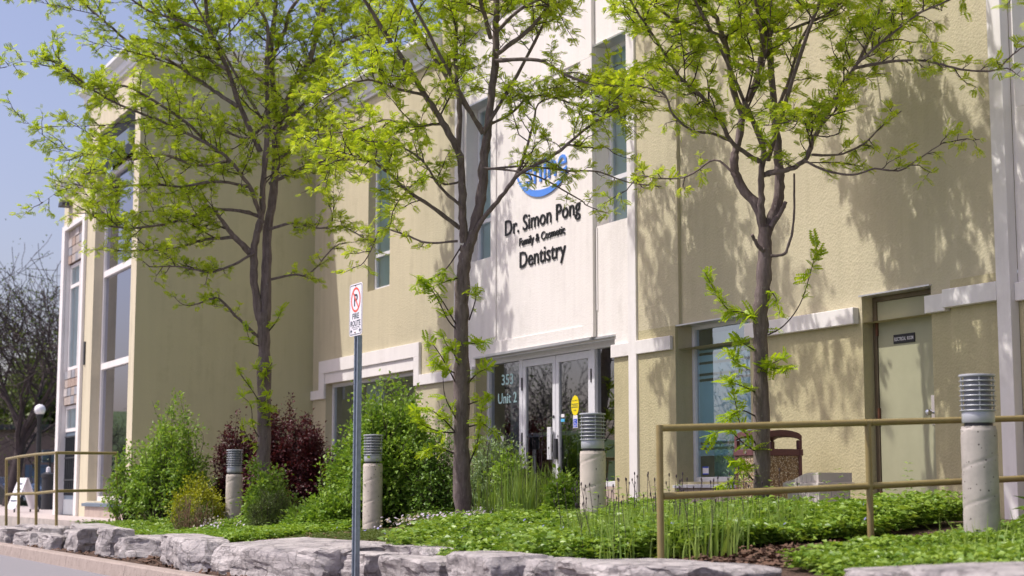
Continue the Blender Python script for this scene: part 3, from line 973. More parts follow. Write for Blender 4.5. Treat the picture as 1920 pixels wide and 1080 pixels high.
LY = TY + 0.035
adopt(MB().box(-34.70, -33.061, LY + 0.02, LY + 0.09, 4.71, 5.43).box(-34.70, -33.061, LY + 0.02, LY + 0.09, 1.745, 2.47).build('tile_backing', INTBR))
tmesh = {}
for z0, z1 in ((4.715, 5.425), (1.75, 2.465)):
    nc, nr = 5, 4
    for i in range(nc):
        for j in range(nr):
            wx = (1.63 / nc); hz = (z1 - z0) / nr
            k = random.randrange(4)
            key = k
            if key not in tmesh:
                tmesh[key] = MB().box(0.008, wx - 0.008, -0.02 - 0.004 * k, 0.0, 0.008, hz - 0.008).mesh('tile', TILES[k])
            o = bpy.data.objects.new('tile', tmesh[key]); col.objects.link(o)
            adopt(o)
            o.location = (-34.695 + i * wx, LY + 0.018, z0 + j * hz)
lw = adopt(frame_mb(-34.70, -33.062, 2.475, 4.705, LY + 0.05, 0.07, 0.08, (), (4.24,)).build('window', TRIM))
MB().box(-33.82, -33.74, LY + 0.045, LY + 0.11, 2.53, 4.64).build('mullion', TRIM, lw)
MB().quad((-34.63, LY + 0.09, 2.54), (-33.13, LY + 0.09, 2.54), (-33.13, LY + 0.09, 4.635), (-34.63, LY + 0.09, 4.635)).build('pane', GLASS, lw)
MB().quad((-34.66, LY + 0.15, 2.5), (-33.1, LY + 0.15, 2.5), (-33.1, LY + 0.15, 4.68), (-34.66, LY + 0.15, 4.68)).build('blind', BLIND, lw)
lw2 = adopt(frame_mb(-34.70, -33.062, 1.20, 1.742, LY + 0.05, 0.07, 0.08, (), ()).build('window', TRIM))
MB().quad((-34.63, LY + 0.09, 1.27), (-33.13, LY + 0.09, 1.27), (-33.13, LY + 0.09, 1.672), (-34.63, LY + 0.09, 1.672)).build('pane', GLASS, lw2)
MB().quad((-34.66, LY + 0.15, 1.2), (-33.1, LY + 0.15, 1.2), (-33.1, LY + 0.15, 1.74), (-34.66, LY + 0.15, 1.74)).build('blind', BLIND, lw2)
gd = adopt(MB().box(-34.70, -33.062, LY + 0.07, LY + 0.12, -0.50, 1.198).build('door', BLUEG))
MB().box(-34.68, -33.08, LY + 0.05, LY + 0.068, -0.49, -0.18).build('kick_plate', LAMPG, gd)
for k in range(9):
    x = -34.6 + k * 0.18
    MB().box(x, x + 0.03, LY + 0.035, LY + 0.065, -0.1, 1.1).build('bar', DARKM, gd)
for z in (0.2, 0.65, 1.08):
    MB().box(-34.62, -33.1, LY + 0.028, LY + 0.034, z, z + 0.03).build('bar', DARKM, gd)
aw = MB()
ap = [(-34.50 - 0.20 * math.cos(t * PI / 10), 5.93 + 0.13 * math.sin(t * PI / 10)) for t in range(11)]
aw.prism(ap, TY - 0.22, TY - 0.002, 'y')
adopt(aw.build('awning', DARKM))

# rooftop unit seen above the left wing, camera on the roof
ru = thing('rooftop_unit', 'dark louvred air unit standing on the flat roof behind the white cornice', 'air unit', (-28.0, 11.6, 6.95))
MB().box(-0.55, 0.55, -0.4, 0.4, 0.0, 0.62).build('casing', DARKM, ru, bevel=0.01)
for k in range(6):
    MB().box(-0.5, 0.5, -0.43, -0.402, 0.08 + k * 0.08, 0.12 + k * 0.08).build('slat', BLUEG, ru)
cmz = thing('security_camera', 'white dome security camera on a short pole above the roof corner block', 'security camera', (-27.95 - 0.9, 8.62, 7.76))
MB().lathe([(0.025, 0), (0.025, 0.38)], (0, 0, 0), 10).build('pole', SIGNW, cmz)
MB().lathe([(0.05, 0.36), (0.09, 0.40), (0.105, 0.47), (0.085, 0.53), (0.04, 0.57), (0.005, 0.58)], (0, 0, 0), 16).build('housing', SIGNW, cmz, smooth=True)
MB().lathe([(0.02, 0.29), (0.06, 0.31), (0.075, 0.36), (0.075, 0.385)], (0, 0, 0), 16).build('dome', DARKM, cmz, smooth=True)

# wall lettering
sg = thing('wall_lettering', 'black raised letters reading Dr. Simon Pong Family & Cosmetic Dentistry on the white wall panel', 'sign', (-19.8, PY + 0.02, 3.2))
SI = Matrix.Translation((19.8, -(PY + 0.02), -3.2))
ly = PY + 0.012
for args in (('Dr. Simon Pong', -20.76, -18.53, 3.622, 0.232), ('Family & Cosmetic', -20.30, -18.95, 3.415, 0.118), ('Dentistry', -20.30, -18.94, 3.104, 0.235)):
    for o in letters(args[0], BLACKL, sg, args[1], args[2], args[3], args[4], ly, 0.010, offset=0.006 if args[4] > 0.2 else 0.010):
        o.matrix_parent_inverse = SI
lg = thing('logo_sign', 'blue raised shine logo with a curved smile under it on the white wall panel', 'sign', (-19.7, PY + 0.02, 4.5))
LI = Matrix.Translation((19.7, -(PY + 0.02), -4.5))
lo = letters('shine', BLUEL, lg, -20.10, -18.88, 4.235, 0.37, ly, 0.012, offset=0.004)
for i, o in enumerate(lo):
    o.matrix_parent_inverse = LI
    dz = 0.10 * ((i - 1.6) / 2) ** 2
    o.location.z += dz * 0.2
sm = []
n_ = 22
for k in range(n_ + 1):
    t = k / n_
    a = math.radians(195 + 128 * t)
    sm.append((-19.55 + 0.86 * math.cos(a), 4.62 + 0.60 * math.sin(a)))
inner = []
for k in range(n_, -1, -1):
    t = k / n_
    a = math.radians(195 + 128 * t)
    th = 0.085 * math.sin(PI * min(1, max(0.02, t))) ** 0.8 + 0.01
    inner.append((-19.55 + (0.86 - th * 0.6) * math.cos(a), 4.62 + (0.60 - th) * math.sin(a)))
s_ = MB()
i0 = 0
full = sm + inner
N2 = len(sm)
for yy in (ly - 0.014, ly):
    s_.v += [(x, yy, z) for x, z in full]
M2 = len(full)
for k in range(N2 - 1):
    a, b, c, d = k, k + 1, M2 - 2 - k, M2 - 1 - k
    s_.f.append((a, b, c, d)); s_.f.append((M2 + d, M2 + c, M2 + b, M2 + a))
for k in range(M2):
    k2 = (k + 1) % M2
    s_.f.append((k, M2 + k, M2 + k2, k2))
so = s_.build('smile_curve', BLUEL, lg); so.matrix_parent_inverse = LI

# ================================================================== TREES
def catmull(P, sub=4):
    P = [np.array(p, float) for p in P]
    if len(P) < 3:
        return [P[0] + (P[-1] - P[0]) * t for t in np.linspace(0, 1, 4)]
    out = []
    Q = [2 * P[0] - P[1]] + P + [2 * P[-1] - P[-2]]
    for i in range(1, len(Q) - 2):
        p0, p1, p2, p3 = Q[i - 1:i + 3]
        for k in range(sub):
            t = k / sub
            out.append(0.5 * ((2 * p1) + (-p0 + p2) * t + (2 * p0 - 5 * p1 + 4 * p2 - p3) * t * t + (-p0 + 3 * p1 - 3 * p2 + p3) * t ** 3))
    out.append(P[-1])
    return out


def pinnate(pairs=6, L=0.10):
    """a feather leaf template: thin leaflets as quads along x, drooping"""
    V = []; Fq = []
    for i in range(pairs):
        t = (i + 0.6) / pairs
        x = L * t
        zz = -0.25 * L * t * t
        ll = L * (0.36 - 0.18 * abs(t - 0.45))
        wv = ll * 0.46
        for s in (-1, 1):
            b = len(V)
            V += [(x, 0, zz), (x + ll * 0.15 - wv * 0.35, s * ll * 0.5, zz + ll * 0.10), (x + ll * 0.42, s * ll, zz - ll * 0.05), (x + ll * 0.38 + wv * 0.4, s * ll * 0.48, zz + ll * 0.10)]
            Fq.append((b, b + 1, b + 2, b + 3))
    return np.array(V), np.array(Fq)


def simple_leaf(L=0.05, W=0.022, fold=0.25, bend=0.2):
    V = np.array([(0, 0, 0), (L * 0.45, W, L * fold * 0.5), (L, 0, -L * bend), (L * 0.45, -W, L * fold * 0.5), (L * 0.45, 0, 0)])
    return V, np.array([(0, 4, 2, 1), (0, 3, 2, 4)])


def scatter(tmpl, P, Dv, Up, S):
    """instances of a template: x axis along Dv, z near Up"""
    V, Fq = tmpl
    P = np.asarray(P); Dv = np.asarray(Dv, float); Up = np.asarray(Up, float)
    Dv = Dv / (np.linalg.norm(Dv, axis=1, keepdims=True) + 1e-9)
    Yv = np.cross(Up, Dv); Yv /= (np.linalg.norm(Yv, axis=1, keepdims=True) + 1e-9)
    Zv = np.cross(Dv, Yv)
    S = np.asarray(S)[:, None, None]
    W = (V[None, :, 0:1] * Dv[:, None, :] + V[None, :, 1:2] * Yv[:, None, :] + V[None, :, 2:3] * Zv[:, None, :]) * S + P[:, None, :]
    n, k = len(P), len(V)
    FF = (Fq[None] + (np.arange(n) * k)[:, None, None]).reshape(-1, Fq.shape[1])
    return W.reshape(-1, 3), FF


def rnd_dirs(n):
    v = rng.normal(size=(n, 3)); return v / np.linalg.norm(v, axis=1, keepdims=True)


PIN = [pinnate(5, 0.085), pinnate(6, 0.105), pinnate(7, 0.125)]


class Tree:
    def __init__(s, D, sec=0.6):
        s.D = D; s.sec = sec;  s.wood = MB(); s.twig = MB(); s.P = []; s.Dv = []; s.S = []; s.sp = []

    def limb(s, pts, r0, r1, dz0=0.0, dz1=0.0, n=9, grow=True, start=0.15, step=0.098, ln=(0.30, 0.85), dens=1.0, power=0.8):
        P3 = []
        m = len(pts)
        for k, p in enumerate(pts):
            t = k / (m - 1)
            P3.append(dep(p[0], p[1], s.D + dz0 + (dz1 - dz0) * t))
        return s.limb3(P3, r0 * s.D / F_PX, r1 * s.D / F_PX, n, grow, start, step, ln, dens, power)

    def limb3(s, P3, ra, rb, n=9, grow=True, start=0.15, step=0.098, ln=(0.30, 0.85), dens=1.0, power=0.8):
        C = catmull(P3, 5)
        m = len(C)
        jit = 0.02 * min(1, ra / 0.03)
        C = [c + rng.normal(size=3) * jit * 0.2 * (0 < i < m - 1) for i, c in enumerate(C)]
        R = [ra + (rb - ra) * (i / (m - 1)) ** power for i in range(m)]
        R = [r * (1 + 0.07 * rng.normal()) for r in R]
        s.wood.tube(C, R, n)
        if grow:
            s.grow(C, start, step, ln, dens, max(rb, 0.004))
            if ln[1] > 0.5:
                seg = sum(np.linalg.norm(C[i + 1] - C[i]) for i in range(m - 1))
                for k in range(int(seg * s.sec * 1.6 + rng.random())):
                    t = start + (0.95 - start) * rng.random()
                    i = min(int(t * (m - 1)), m - 2)
                    tan = C[i + 1] - C[i]; tan = tan / (np.linalg.norm(tan) + 1e-9)
                    v = rng.normal(size=3); v -= tan * (v @ tan); v /= np.linalg.norm(v); v[2] = v[2] * 0.5 + 0.1
                    L2 = 0.55 + 0.75 * rng.random()
                    d1 = tan * 0.55 + v; d1 /= np.linalg.norm(d1)
                    a = C[i]; b = a + d1 * L2 * 0.5 + rng.normal(size=3) * 0.05; e = b + (d1 + np.array([0, 0, 0.15]) + rng.normal(size=3) * 0.3) * L2 * 0.5
                    if e[1] > FY - 0.35:
                        continue
                    C2 = catmull([a, b, e], 4)
                    r2 = min(R[i] * 0.5, 0.011)
                    s.twig.tube(C2, [r2 * (1 - 0.7 * q / (len(C2) - 1)) for q in range(len(C2))], 5, caps=False)
                    s.grow(C2, 0.2, 0.105, (0.18, 0.5), dens, 0.003)
        return C

    def grow(s, C, start, step, ln, dens, r):
        C = np.array(C)
        seg = np.linalg.norm(np.diff(C, axis=0), axis=1); cum = np.concatenate([[0], np.cumsum(seg)])
        L = cum[-1]
        d = L * start
        while d < L:
            i = min(np.searchsorted(cum, d) - 1, len(C) - 2); i = max(i, 0)
            t = (d - cum[i]) / (seg[i] + 1e-9)
            p = C[i] * (1 - t) + C[i + 1] * t
            tan = (C[i + 1] - C[i]) / (seg[i] + 1e-9)
            v = rng.normal(size=3); v -= tan * (v @ tan); v /= np.linalg.norm(v)
            v[2] *= 0.6
            frac = d / L
            dr = tan * (0.35 + 0.5 * rng.random()) + v * 1.0 + np.array([0, 0, 0.10])
            l = (ln[0] + (ln[1] - ln[0]) * rng.random() ** 1.3) * (1.0 - 0.45 * frac)
            s.branch(p, dr, l, dens)
            d += step * (0.55 + 0.9 * rng.random())
        tan = (C[-1] - C[-2]); tan /= np.linalg.norm(tan)
        s.branch(C[-1], tan, 0.35, dens)

    def branch(s, p, d, L, dens):
        d = d / np.linalg.norm(d)
        k = 5
        pts = [p]
        dd = d.copy()
        for i in range(k):
            dd = dd + rng.normal(size=3) * 0.22 + np.array([0, 0, 0.03]); dd /= np.linalg.norm(dd)
            pts.append(pts[-1] + dd * L / k)
        if any(q[1] > FY - 0.2 for q in pts):
            return
        s.twig.tube(pts, [0.0065 * (1 - 0.75 * i / k) * (0.7 + 0.5 * L) + 0.0012 for i in range(k + 1)], 4, caps=False)
        nt_ = max(2, int(L / 0.060))
        for j in range(nt_):
            t = (0.18 + 0.82 * (j + rng.random()) / nt_) * k
            i = min(int(t), k - 1); q = pts[i] + (pts[i + 1] - pts[i]) * (t - i)
            v = rng.normal(size=3); v[2] *= 0.7
            v = v / np.linalg.norm(v) * 0.9 + dd * 0.55
            v /= np.linalg.norm(v)
            l2 = (0.05 + 0.17 * rng.random()) * (0.6 + 0.5 * min(1, L))
            e = q + v * l2 + np.array([0, 0, 0.01])
            if e[1] > FY - 0.15:
                continue
            s.twig.tube([q, (q + e) / 2 + rng.normal(size=3) * 0.008, e], [0.0036, 0.0028, 0.0018], 3, caps=False)
            if rng.random() < dens:
                s.cluster(e, v)
                if l2 > 0.07 and rng.random() < 0.9 * dens:
                    s.cluster((q + e) / 2, v)
                if l2 > 0.13:
                    s.cluster(q * 0.75 + e * 0.25, v)
        s.cluster(pts[-1], dd)

    def cluster(s, p, v, sprout=False, n=None, sc_=1.0):
        n = n or rng.integers(3, 5)
        for _ in range(n):
            a = rng.normal(size=3); a[2] = a[2] * 0.5 + 0.22
            dv = v * 0.7 + a * 0.75
            s.P.append(p + rng.normal(size=3) * 0.008); s.Dv.append(dv); s.S.append((0.38 + 0.46 * rng.random()) * sc_); s.sp.append(sprout)

    def sprout(s, pts, dz=(0, 0), r=1.6, dens=1.0):
        """leafy water shoot traced from the trunk"""
        P3 = [dep(x, y, s.D + dz[0] + (dz[1] - dz[0]) * k / (len(pts) - 1)) for k, (x, y) in enumerate(pts)]
        C = catmull(P3, 5)
        s.twig.tube(C, [r * s.D / F_PX * (1 - 0.7 * i / (len(C) - 1)) for i in range(len(C))], 5)
        for i in range(1, len(C)):
            if rng.random() < (0.35 + 0.6 * i / len(C)) * dens:
                t = C[i] - C[i - 1]; t /= np.linalg.norm(t) + 1e-9
                s.cluster(C[i], t * 0.7 + rng.normal(size=3) * 0.45, True, int(rng.integers(3, 6)), 1.1 + 0.7 * rng.random())

    def build(s, label, loc):
        root = thing('locust_tree', label, 'tree', loc, 'young locust trees planted along the building')
        inv = Matrix.Translation(-Vector(loc))
        o = s.wood.build('trunk', BARK, root, smooth=True); o.matrix_parent_inverse = inv
        o = s.twig.build('branches', TWIG, root); o.matrix_parent_inverse = inv
        P = np.array(s.P); Dv = np.array(s.Dv); S = np.array(s.S); sp = np.array(s.sp)
        kind = rng.integers(0, 3, len(P))
        for flag, mat, nm in ((False, LOCUST, 'crown'), (True, SPROUT, 'shoot_leaves')):
            Vs = []; Fs = []; off = 0
            for k in range(3):
                m = (kind == k) & (sp == flag)
                if not m.any():
                    continue
                up = rnd_dirs(m.sum()) * 0.75 + np.array([0, 0, 1.0])
                V, Fq = scatter(PIN[k], P[m], Dv[m], up, S[m])
                Vs.append(V); Fs.append(Fq + off); off += len(V)
            if Vs:
                o = np_mesh(nm, np.concatenate(Vs), np.concatenate(Fs), mat, root); o.matrix_parent_inverse = inv
                o['kind'] = 'stuff'
        return root


# right tree
T3 = Tree(15.6, 0.46)
T3.limb([(1431, 960), (1430, 935), (1428, 810), (1426, 705), (1426, 590), (1431, 535), (1434, 475), (1434, 425)], 17, 12.5, n=14, grow=False, power=1.0)
T3.limb([(1434, 435), (1420, 385), (1397, 360), (1379, 325), (1376, 295), (1386, 260), (1393, 215), (1400, 190), (1418, 150), (1430, 100), (1433, 50), (1428, 0), (1420, -80), (1405, -180)], 10.5, 4, 0, 0.5, start=0.5)
T3.limb([(1393, 215), (1374, 165), (1365, 100), (1346, 42), (1330, 15), (1307, -5), (1270, -60)], 7, 3, 0.15, -0.5, start=0.35)
T3.limb([(1430, 430), (1427, 385), (1427, 325), (1431, 270), (1412, 225), (1395, 190)], 7.5, 4, 0, -0.35, start=0.7)
T3.limb([(1440, 430), (1460, 370), (1460, 320), (1457, 265), (1452, 215), (1450, 175), (1445, 125), (1441, 50), (1446, -10), (1460, -120), (1470, -220)], 10.5, 4, 0, 0.2, start=0.55)
T3.limb([(1430, 328), (1456, 322), (1482, 316), (1510, 300), (1526, 260), (1550, 215), (1580, 165), (1615, 105), (1640, 50), (1652, 0), (1670, -80)], 6, 2.2, -0.1, -1.2)
T3.limb([(1600, 125), (1635, 95), (1670, 65), (1725, 25), (1790, -5)], 3, 1.4, -1.0, -1.5, step=0.12)
T3.limb([(1508, 301), (1550, 320), (1600, 328), (1640, 316), (1685, 320), (1720, 300), (1768, 268)], 2.6, 1.0, -0.5, -1.3, start=0.55, step=0.13, ln=(0.1, 0.35))
T3.limb([(1522, 290), (1570, 290), (1615, 272), (1650, 240), (1690, 208)], 2.6, 1.0, -0.5, -0.2, start=0.25, step=0.12, ln=(0.1, 0.3))
T3.limb([(1600, 128), (1675, 115), (1740, 115), (1800, 130), (1865, 132), (1893, 108), (1925, 82)], 3.0, 1.0, -0.9, -1.8, start=0.2, step=0.12, ln=(0.12, 0.45))
T3.limb([(1424, 302), (1375, 270), (1350, 225), (1315, 180), (1275, 145), (1230, 75), (1200, 30), (1170, -20)], 5, 1.8, -0.2, -1.1, start=0.2)
T3.limb([(1372, 265), (1335, 250), (1298, 245), (1262, 215), (1248, 180), (1215, 165), (1185, 160)], 3.2, 1.0, -0.4, -0.9, start=0.2, step=0.13, ln=(0.15, 0.5))
T3.limb([(1365, 95), (1345, 65), (1295, 50), (1250, 28), (1200, -5)], 4.5, 1.6, -0.2, -0.9, step=0.14)
T3.limb([(1452, 215), (1480, 150), (1500, 80), (1530, 20), (1550, -60)], 4, 1.6, 0.1, 0.9, step=0.15)
T3.limb([(1440, 60), (1480, 55), (1520, 40), (1570, 20), (1620, -30)], 4, 1.5, 0.1, 0.2, step=0.14)
T3.limb([(1380, 330), (1340, 300), (1290, 330), (1240, 335), (1200, 330), (1180, 350)], 2.4, 1.0, 0.0, 0.7, start=0.35, step=0.15, ln=(0.1, 0.35))
T3.limb([(1445, 480), (1470, 476), (1484, 442), (1489, 390), (1489, 325)], 3.2, 1.8, -0.1, -0.2, grow=False)
T3.limb([(1432, 470), (1420, 460), (1410, 440)], 4.5, 3.0, -0.05, -0.1, grow=False)
T3.limb([(1446, 425), (1462, 400), (1474, 378)], 6.0, 3.5, -0.05, -0.1, grow=False)
for pts in ([(1420, 598), (1395, 590), (1365, 580), (1340, 545), (1322, 512)], [(1418, 600), (1390, 585), (1360, 585)], [(1440, 628), (1470, 610), (1500, 570), (1520, 510), (1532, 460)],
            [(1420, 660), (1395, 645), (1380, 640)], [(1418, 700), (1440, 685), (1470, 672)], [(1425, 690), (1450, 690), (1475, 695)], [(1415, 830), (1390, 800), (1380, 760), (1370, 705)], [(1415, 735), (1395, 725), (1365, 715)],
            [(1414, 845), (1392, 830), (1360, 800), (1340, 815)], [(1412, 900), (1390, 880), (1370, 905), (1350, 912)], [(1416, 780), (1390, 770), (1360, 785)], [(1414, 870), (1395, 880), (1375, 870)],
            [(1400, 690), (1380, 680), (1365, 660)], [(1440, 540), (1455, 560), (1462, 590)]):
    T3.sprout(pts, (-0.03, -0.25))
# away from and towards the street, unseen against the trunk
b3 = dep(1440, 300, 15.6)
T3.limb3([b3, b3 + np.array([0.3, -0.6, 0.7]), b3 + np.array([0.5, -1.3, 1.6]), b3 + np.array([0.6, -1.7, 2.6])], 0.022, 0.008, start=0.45)
T3.limb3([b3, b3 + np.array([0.8, -0.2, 0.8]), b3 + np.array([1.7, -0.3, 1.9]), b3 + np.array([2.2, -0.4, 3.0])], 0.024, 0.008, start=0.4)
T3.limb3([b3 + np.array([0, 0, 1.2]), b3 + np.array([0.4, -0.3, 2.0]), b3 + np.array([0.6, -0.5, 3.2]), b3 + np.array([1.0, -0.9, 4.0])], 0.024, 0.006, start=0.2)
T3.limb3([b3 + np.array([0, 0, 1.0]), b3 + np.array([1.0, -0.9, 1.9]), b3 + np.array([2.2, -1.2, 2.6])], 0.02, 0.006, start=0.3)
T3.limb3([b3 + np.array([0, 0, 1.2]), b3 + np.array([-0.6, -0.2, 2.2]), b3 + np.array([-1.3, -0.4, 3.2])], 0.02, 0.006, start=0.3)
p3 = dep(1430, 940, 15.6)
T3.build('grey trunked locust tree behind the olive handrail, in front of the pebble litter bin', (p3[0], p3[1], bed_z(p3[0], p3[1])))

# middle tree
T2 = Tree(18.7, 0.48)
T2.limb([(872, 992), (870, 968), (865, 860), (866, 740), (865, 630), (866, 570), (870, 500), (876, 462)], 17, 12, n=14, grow=False, power=1.0)
T2.limb([(877, 470), (895, 410), (905, 350), (907, 300), (915, 240), (922, 175), (929, 110), (930, 50), (932, 0), (938, -90), (930, -190), (940, -280)], 11.5, 4, 0, 0.2, start=0.5)
T2.limb([(884, 445), (910, 405), (940, 370), (975, 325), (1040, 290), (1100, 240), (1160, 200), (1185, 180)], 5.5, 1.6, 0, -0.9, start=0.35)
T2.limb([(965, 335), (985, 285), (1000, 230), (1010, 195), (1045, 180)], 3.2, 1.2, -0.2, 0.3, step=0.14)
T2.limb([(927, 114), (1010, 113), (1050, 135), (1100, 155), (1160, 165), (1200, 190)], 4, 1.4, 0, -0.6, start=0.3, step=0.15)
T2.limb([(930, 102), (980, 65), (1020, 25), (1042, -10), (1075, -70)], 5, 2, 0, 0.5, start=0.3)
T2.limb([(920, 72), (905, 20), (895, -15), (880, -90)], 4.5, 2, 0, -0.6, start=0.3)
T2.limb([(908, 315), (960, 320), (1010, 332), (1080, 370), (1100, 385)], 2.6, 1.0, 0.0, -0.6, start=0.3, step=0.15, ln=(0.12, 0.45))
T2.limb([(906, 318), (985, 312), (1060, 320), (1120, 322), (1180, 342), (1240, 350)], 2.4, 1.0, 0.1, 0.4, start=0.45, step=0.16, ln=(0.1, 0.4))
T2.limb([(870, 455), (867, 380), (865, 310), (855, 275), (830, 230), (795, 175), (755, 110), (720, 60), (700, 25), (675, -12), (640, -80)], 8.5, 3, 0, -0.7, start=0.4)
T2.limb([(858, 285), (862, 215), (857, 150), (855, 90), (855, 30), (850, -20), (850, -130)], 6, 2.5, 0, 0.8, start=0.35)
T2.limb([(905, 245), (895, 230), (860, 180), (825, 125), (800, 85), (770, 30), (745, -5), (725, -80)], 5, 2, 0.05, 0.7, start=0.3)
T2.limb([(862, 428), (820, 395), (760, 355), (730, 325), (690, 302), (640, 300), (612, 310)], 4.5, 1.5, 0, -0.8, start=0.3)
T2.limb([(858, 452), (800, 455), (760, 440), (715, 430), (700, 460), (690, 480)], 2.4, 1.0, 0, 0.3, start=0.3, step=0.16, ln=(0.12, 0.45))
T2.limb([(795, 178), (740, 165), (690, 150), (640, 165), (600, 190)], 3.2, 1.2, -0.4, -0.9, start=0.15)
T2.limb([(830, 232), (780, 235), (720, 225), (660, 245), (610, 250)], 3.0, 1.2, -0.2, 0.5, start=0.15)
T2.limb([(868, 390), (825, 350), (790, 300), (740, 270), (690, 265)], 3.2, 1.2, -0.1, -0.4, start=0.25)
T2.limb([(915, 235), (955, 215), (1000, 180), (1060, 190), (1120, 215)], 3.2, 1.2, 0.1, 0.4, start=0.2)
T2.limb([(930, 60), (980, 15), (1060, -20), (1130, -40)], 4, 1.5, 0.1, -0.6, start=0.3)
T2.limb([(866, 340), (835, 345), (800, 330), (770, 350), (745, 380)], 2.4, 1.0, 0.0, -0.6, start=0.3, ln=(0.12, 0.4))
for pts in ([(858, 620), (840, 600), (820, 560), (800, 530), (785, 520)], [(856, 610), (830, 565), (812, 540)], [(858, 725), (840, 690), (815, 650), (800, 640)], [(855, 812), (830, 785), (800, 765), (780, 770)],
            [(858, 790), (835, 745), (830, 700)], [(862, 810), (830, 810), (800, 800), (785, 790)], [(876, 720), (895, 700), (915, 690)], [(870, 640), (895, 645), (910, 640)], [(880, 600), (892, 560), (890, 540)],
            [(855, 700), (830, 690), (815, 680)], [(880, 870), (895, 830), (900, 790), (905, 760)], [(880, 800), (905, 795), (925, 810)], [(852, 850), (820, 840), (795, 850)], [(875, 760), (900, 750), (920, 745)], [(858, 660), (840, 650), (830, 630)],
            [(866, 460), (840, 500), (815, 520), (780, 535)], [(862, 520), (830, 530), (790, 545)], [(868, 700), (850, 660), (845, 640)]):
    T2.sprout(pts, (-0.03, -0.3))
b2 = dep(905, 250, 18.7)
T2.limb3([b2, b2 + np.array([0.3, -0.7, 0.8]), b2 + np.array([0.4, -1.4, 1.9]), b2 + np.array([0.6, -1.9, 2.9])], 0.026, 0.008, start=0.45)
T2.limb3([b2, b2 + np.array([0.1, 0.5, 0.9]), b2 + np.array([0.2, 1.0, 2.0]), b2 + np.array([0.1, 1.3, 3.0])], 0.026, 0.008, start=0.35)
T2.limb3([b2 + np.array([0, 0, 1.5]), b2 + np.array([0.8, -0.3, 2.4]), b2 + np.array([1.5, -0.5, 3.2])], 0.024, 0.006, start=0.3)
T2.limb3([b2 + np.array([0, 0, 1.6]), b2 + np.array([-0.7, -0.2, 2.5]), b2 + np.array([-1.5, -0.4, 3.4])], 0.024, 0.006, start=0.3)
p2 = dep(870, 975, 18.7)
T2.build('locust tree with leafy shoots up its trunk between the entrance doors and big shrub', (p2[0], p2[1], p2[2]))

# left tree
T1 = Tree(24.5, 0.66)
T1.limb([(494, 925), (495, 840), (495, 740), (495, 640), (493, 585)], 13.5, 12, n=14, grow=False, power=1.0)
T1.limb([(497, 600), (500, 500), (502, 430), (513, 360), (520, 250), (530, 215), (550, 165), (575, 125), (595, 65), (610, 0), (625, -80), (630, -170)], 10.5, 3.5, 0, 0.4, start=0.45)
T1.limb([(488, 600), (477, 530), (476, 470), (484, 430), (492, 395), (493, 350), (499, 280), (502, 210), (500, 125), (502, 50), (480, 0), (470, -90)], 8.5, 3, 0, -0.3, start=0.45)
T1.limb([(517, 285), (514, 190), (508, 100), (515, 30), (520, -60), (515, -180)], 7, 3, 0.1, 0.7, start=0.4)
T1.limb([(509, 110), (535, 55), (541, 25), (565, -10), (590, -70)], 5, 2, 0.3, -0.2, start=0.3)
T1.limb([(477, 480), (460, 465), (440, 445), (420, 420), (400, 390)], 8, 3, 0, -0.4, start=0.6)
T1.limb([(493, 418), (480, 380), (465, 345), (430, 300), (390, 270), (320, 235), (270, 215), (200, 185), (150, 150), (118, 125)], 4.5, 1.4, -0.1, -1.5, start=0.25)
T1.limb([(487, 406), (450, 395), (400, 395), (350, 410), (280, 425), (210, 425), (160, 395)], 3.8, 1.3, 0, -0.8, start=0.2)
T1.limb([(488, 285), (450, 200), (425, 125), (395, 65), (385, 0), (370, -80)], 5.5, 2.4, -0.1, -1.0, start=0.3)
T1.limb([(445, 200), (400, 170), (365, 145), (310, 110), (250, 85), (190, 35), (150, 0), (120, -30)], 4, 1.3, -0.4, 0.4, start=0.15)
T1.limb([(505, 345), (560, 318), (600, 305), (640, 290), (665, 300)], 3.8, 1.4, 0.1, 0.8, start=0.2)
T1.limb([(524, 250), (570, 195), (620, 145), (650, 120), (700, 100)], 4, 1.5, 0.1, -0.6, start=0.2)
T1.limb([(505, 430), (550, 418), (590, 428), (640, 425), (680, 445)], 3.0, 1.2, 0, -0.6, start=0.25, ln=(0.15, 0.6))
T1.limb([(503, 525), (550, 515), (580, 513), (625, 465), (650, 455)], 2.6, 1.0, 0, 0.6, start=0.25, ln=(0.12, 0.5))
T1.limb([(484, 632), (440, 590), (410, 560), (385, 565), (362, 572)], 3.2, 1.2, -0.05, -0.7, start=0.3, ln=(0.12, 0.4))
T1.limb([(476, 475), (430, 500), (390, 510), (340, 500), (280, 500)], 2.8, 1.0, -0.1, -0.8, start=0.2, ln=(0.15, 0.55))
T1.limb([(440, 445), (380, 450), (330, 465), (270, 470), (200, 470)], 3.2, 1.1, -0.2, 0.2, start=0.15, ln=(0.15, 0.6))
T1.limb([(430, 302), (370, 310), (300, 290), (240, 300), (170, 290), (130, 300)], 3.4, 1.2, -0.4, 0.3, start=0.15)
T1.limb([(390, 270), (350, 230), (290, 190), (230, 160), (160, 165), (110, 110)], 3.2, 1.2, -0.6, -1.6, start=0.15)
T1.limb([(470, 350), (400, 340), (340, 350), (270, 345), (190, 355), (140, 345)], 3.2, 1.2, -0.3, -1.3, start=0.15)
T1.limb([(395, 70), (340, 40), (280, 20), (220, -20)], 3.5, 1.4, -0.8, -1.4, start=0.15)
T1.limb([(425, 130), (390, 110), (330, 60), (300, 10), (250, -40)], 3.5, 1.4, -0.6, 0.0, start=0.15)
T1.limb([(500, 230), (460, 260), (400, 230), (350, 200), (310, 170)], 3.5, 1.4, 0.0, 0.8, start=0.15)
T1.limb([(520, 300), (560, 270), (600, 240), (660, 230)], 3.5, 1.4, 0.1, 0.4, start=0.2)
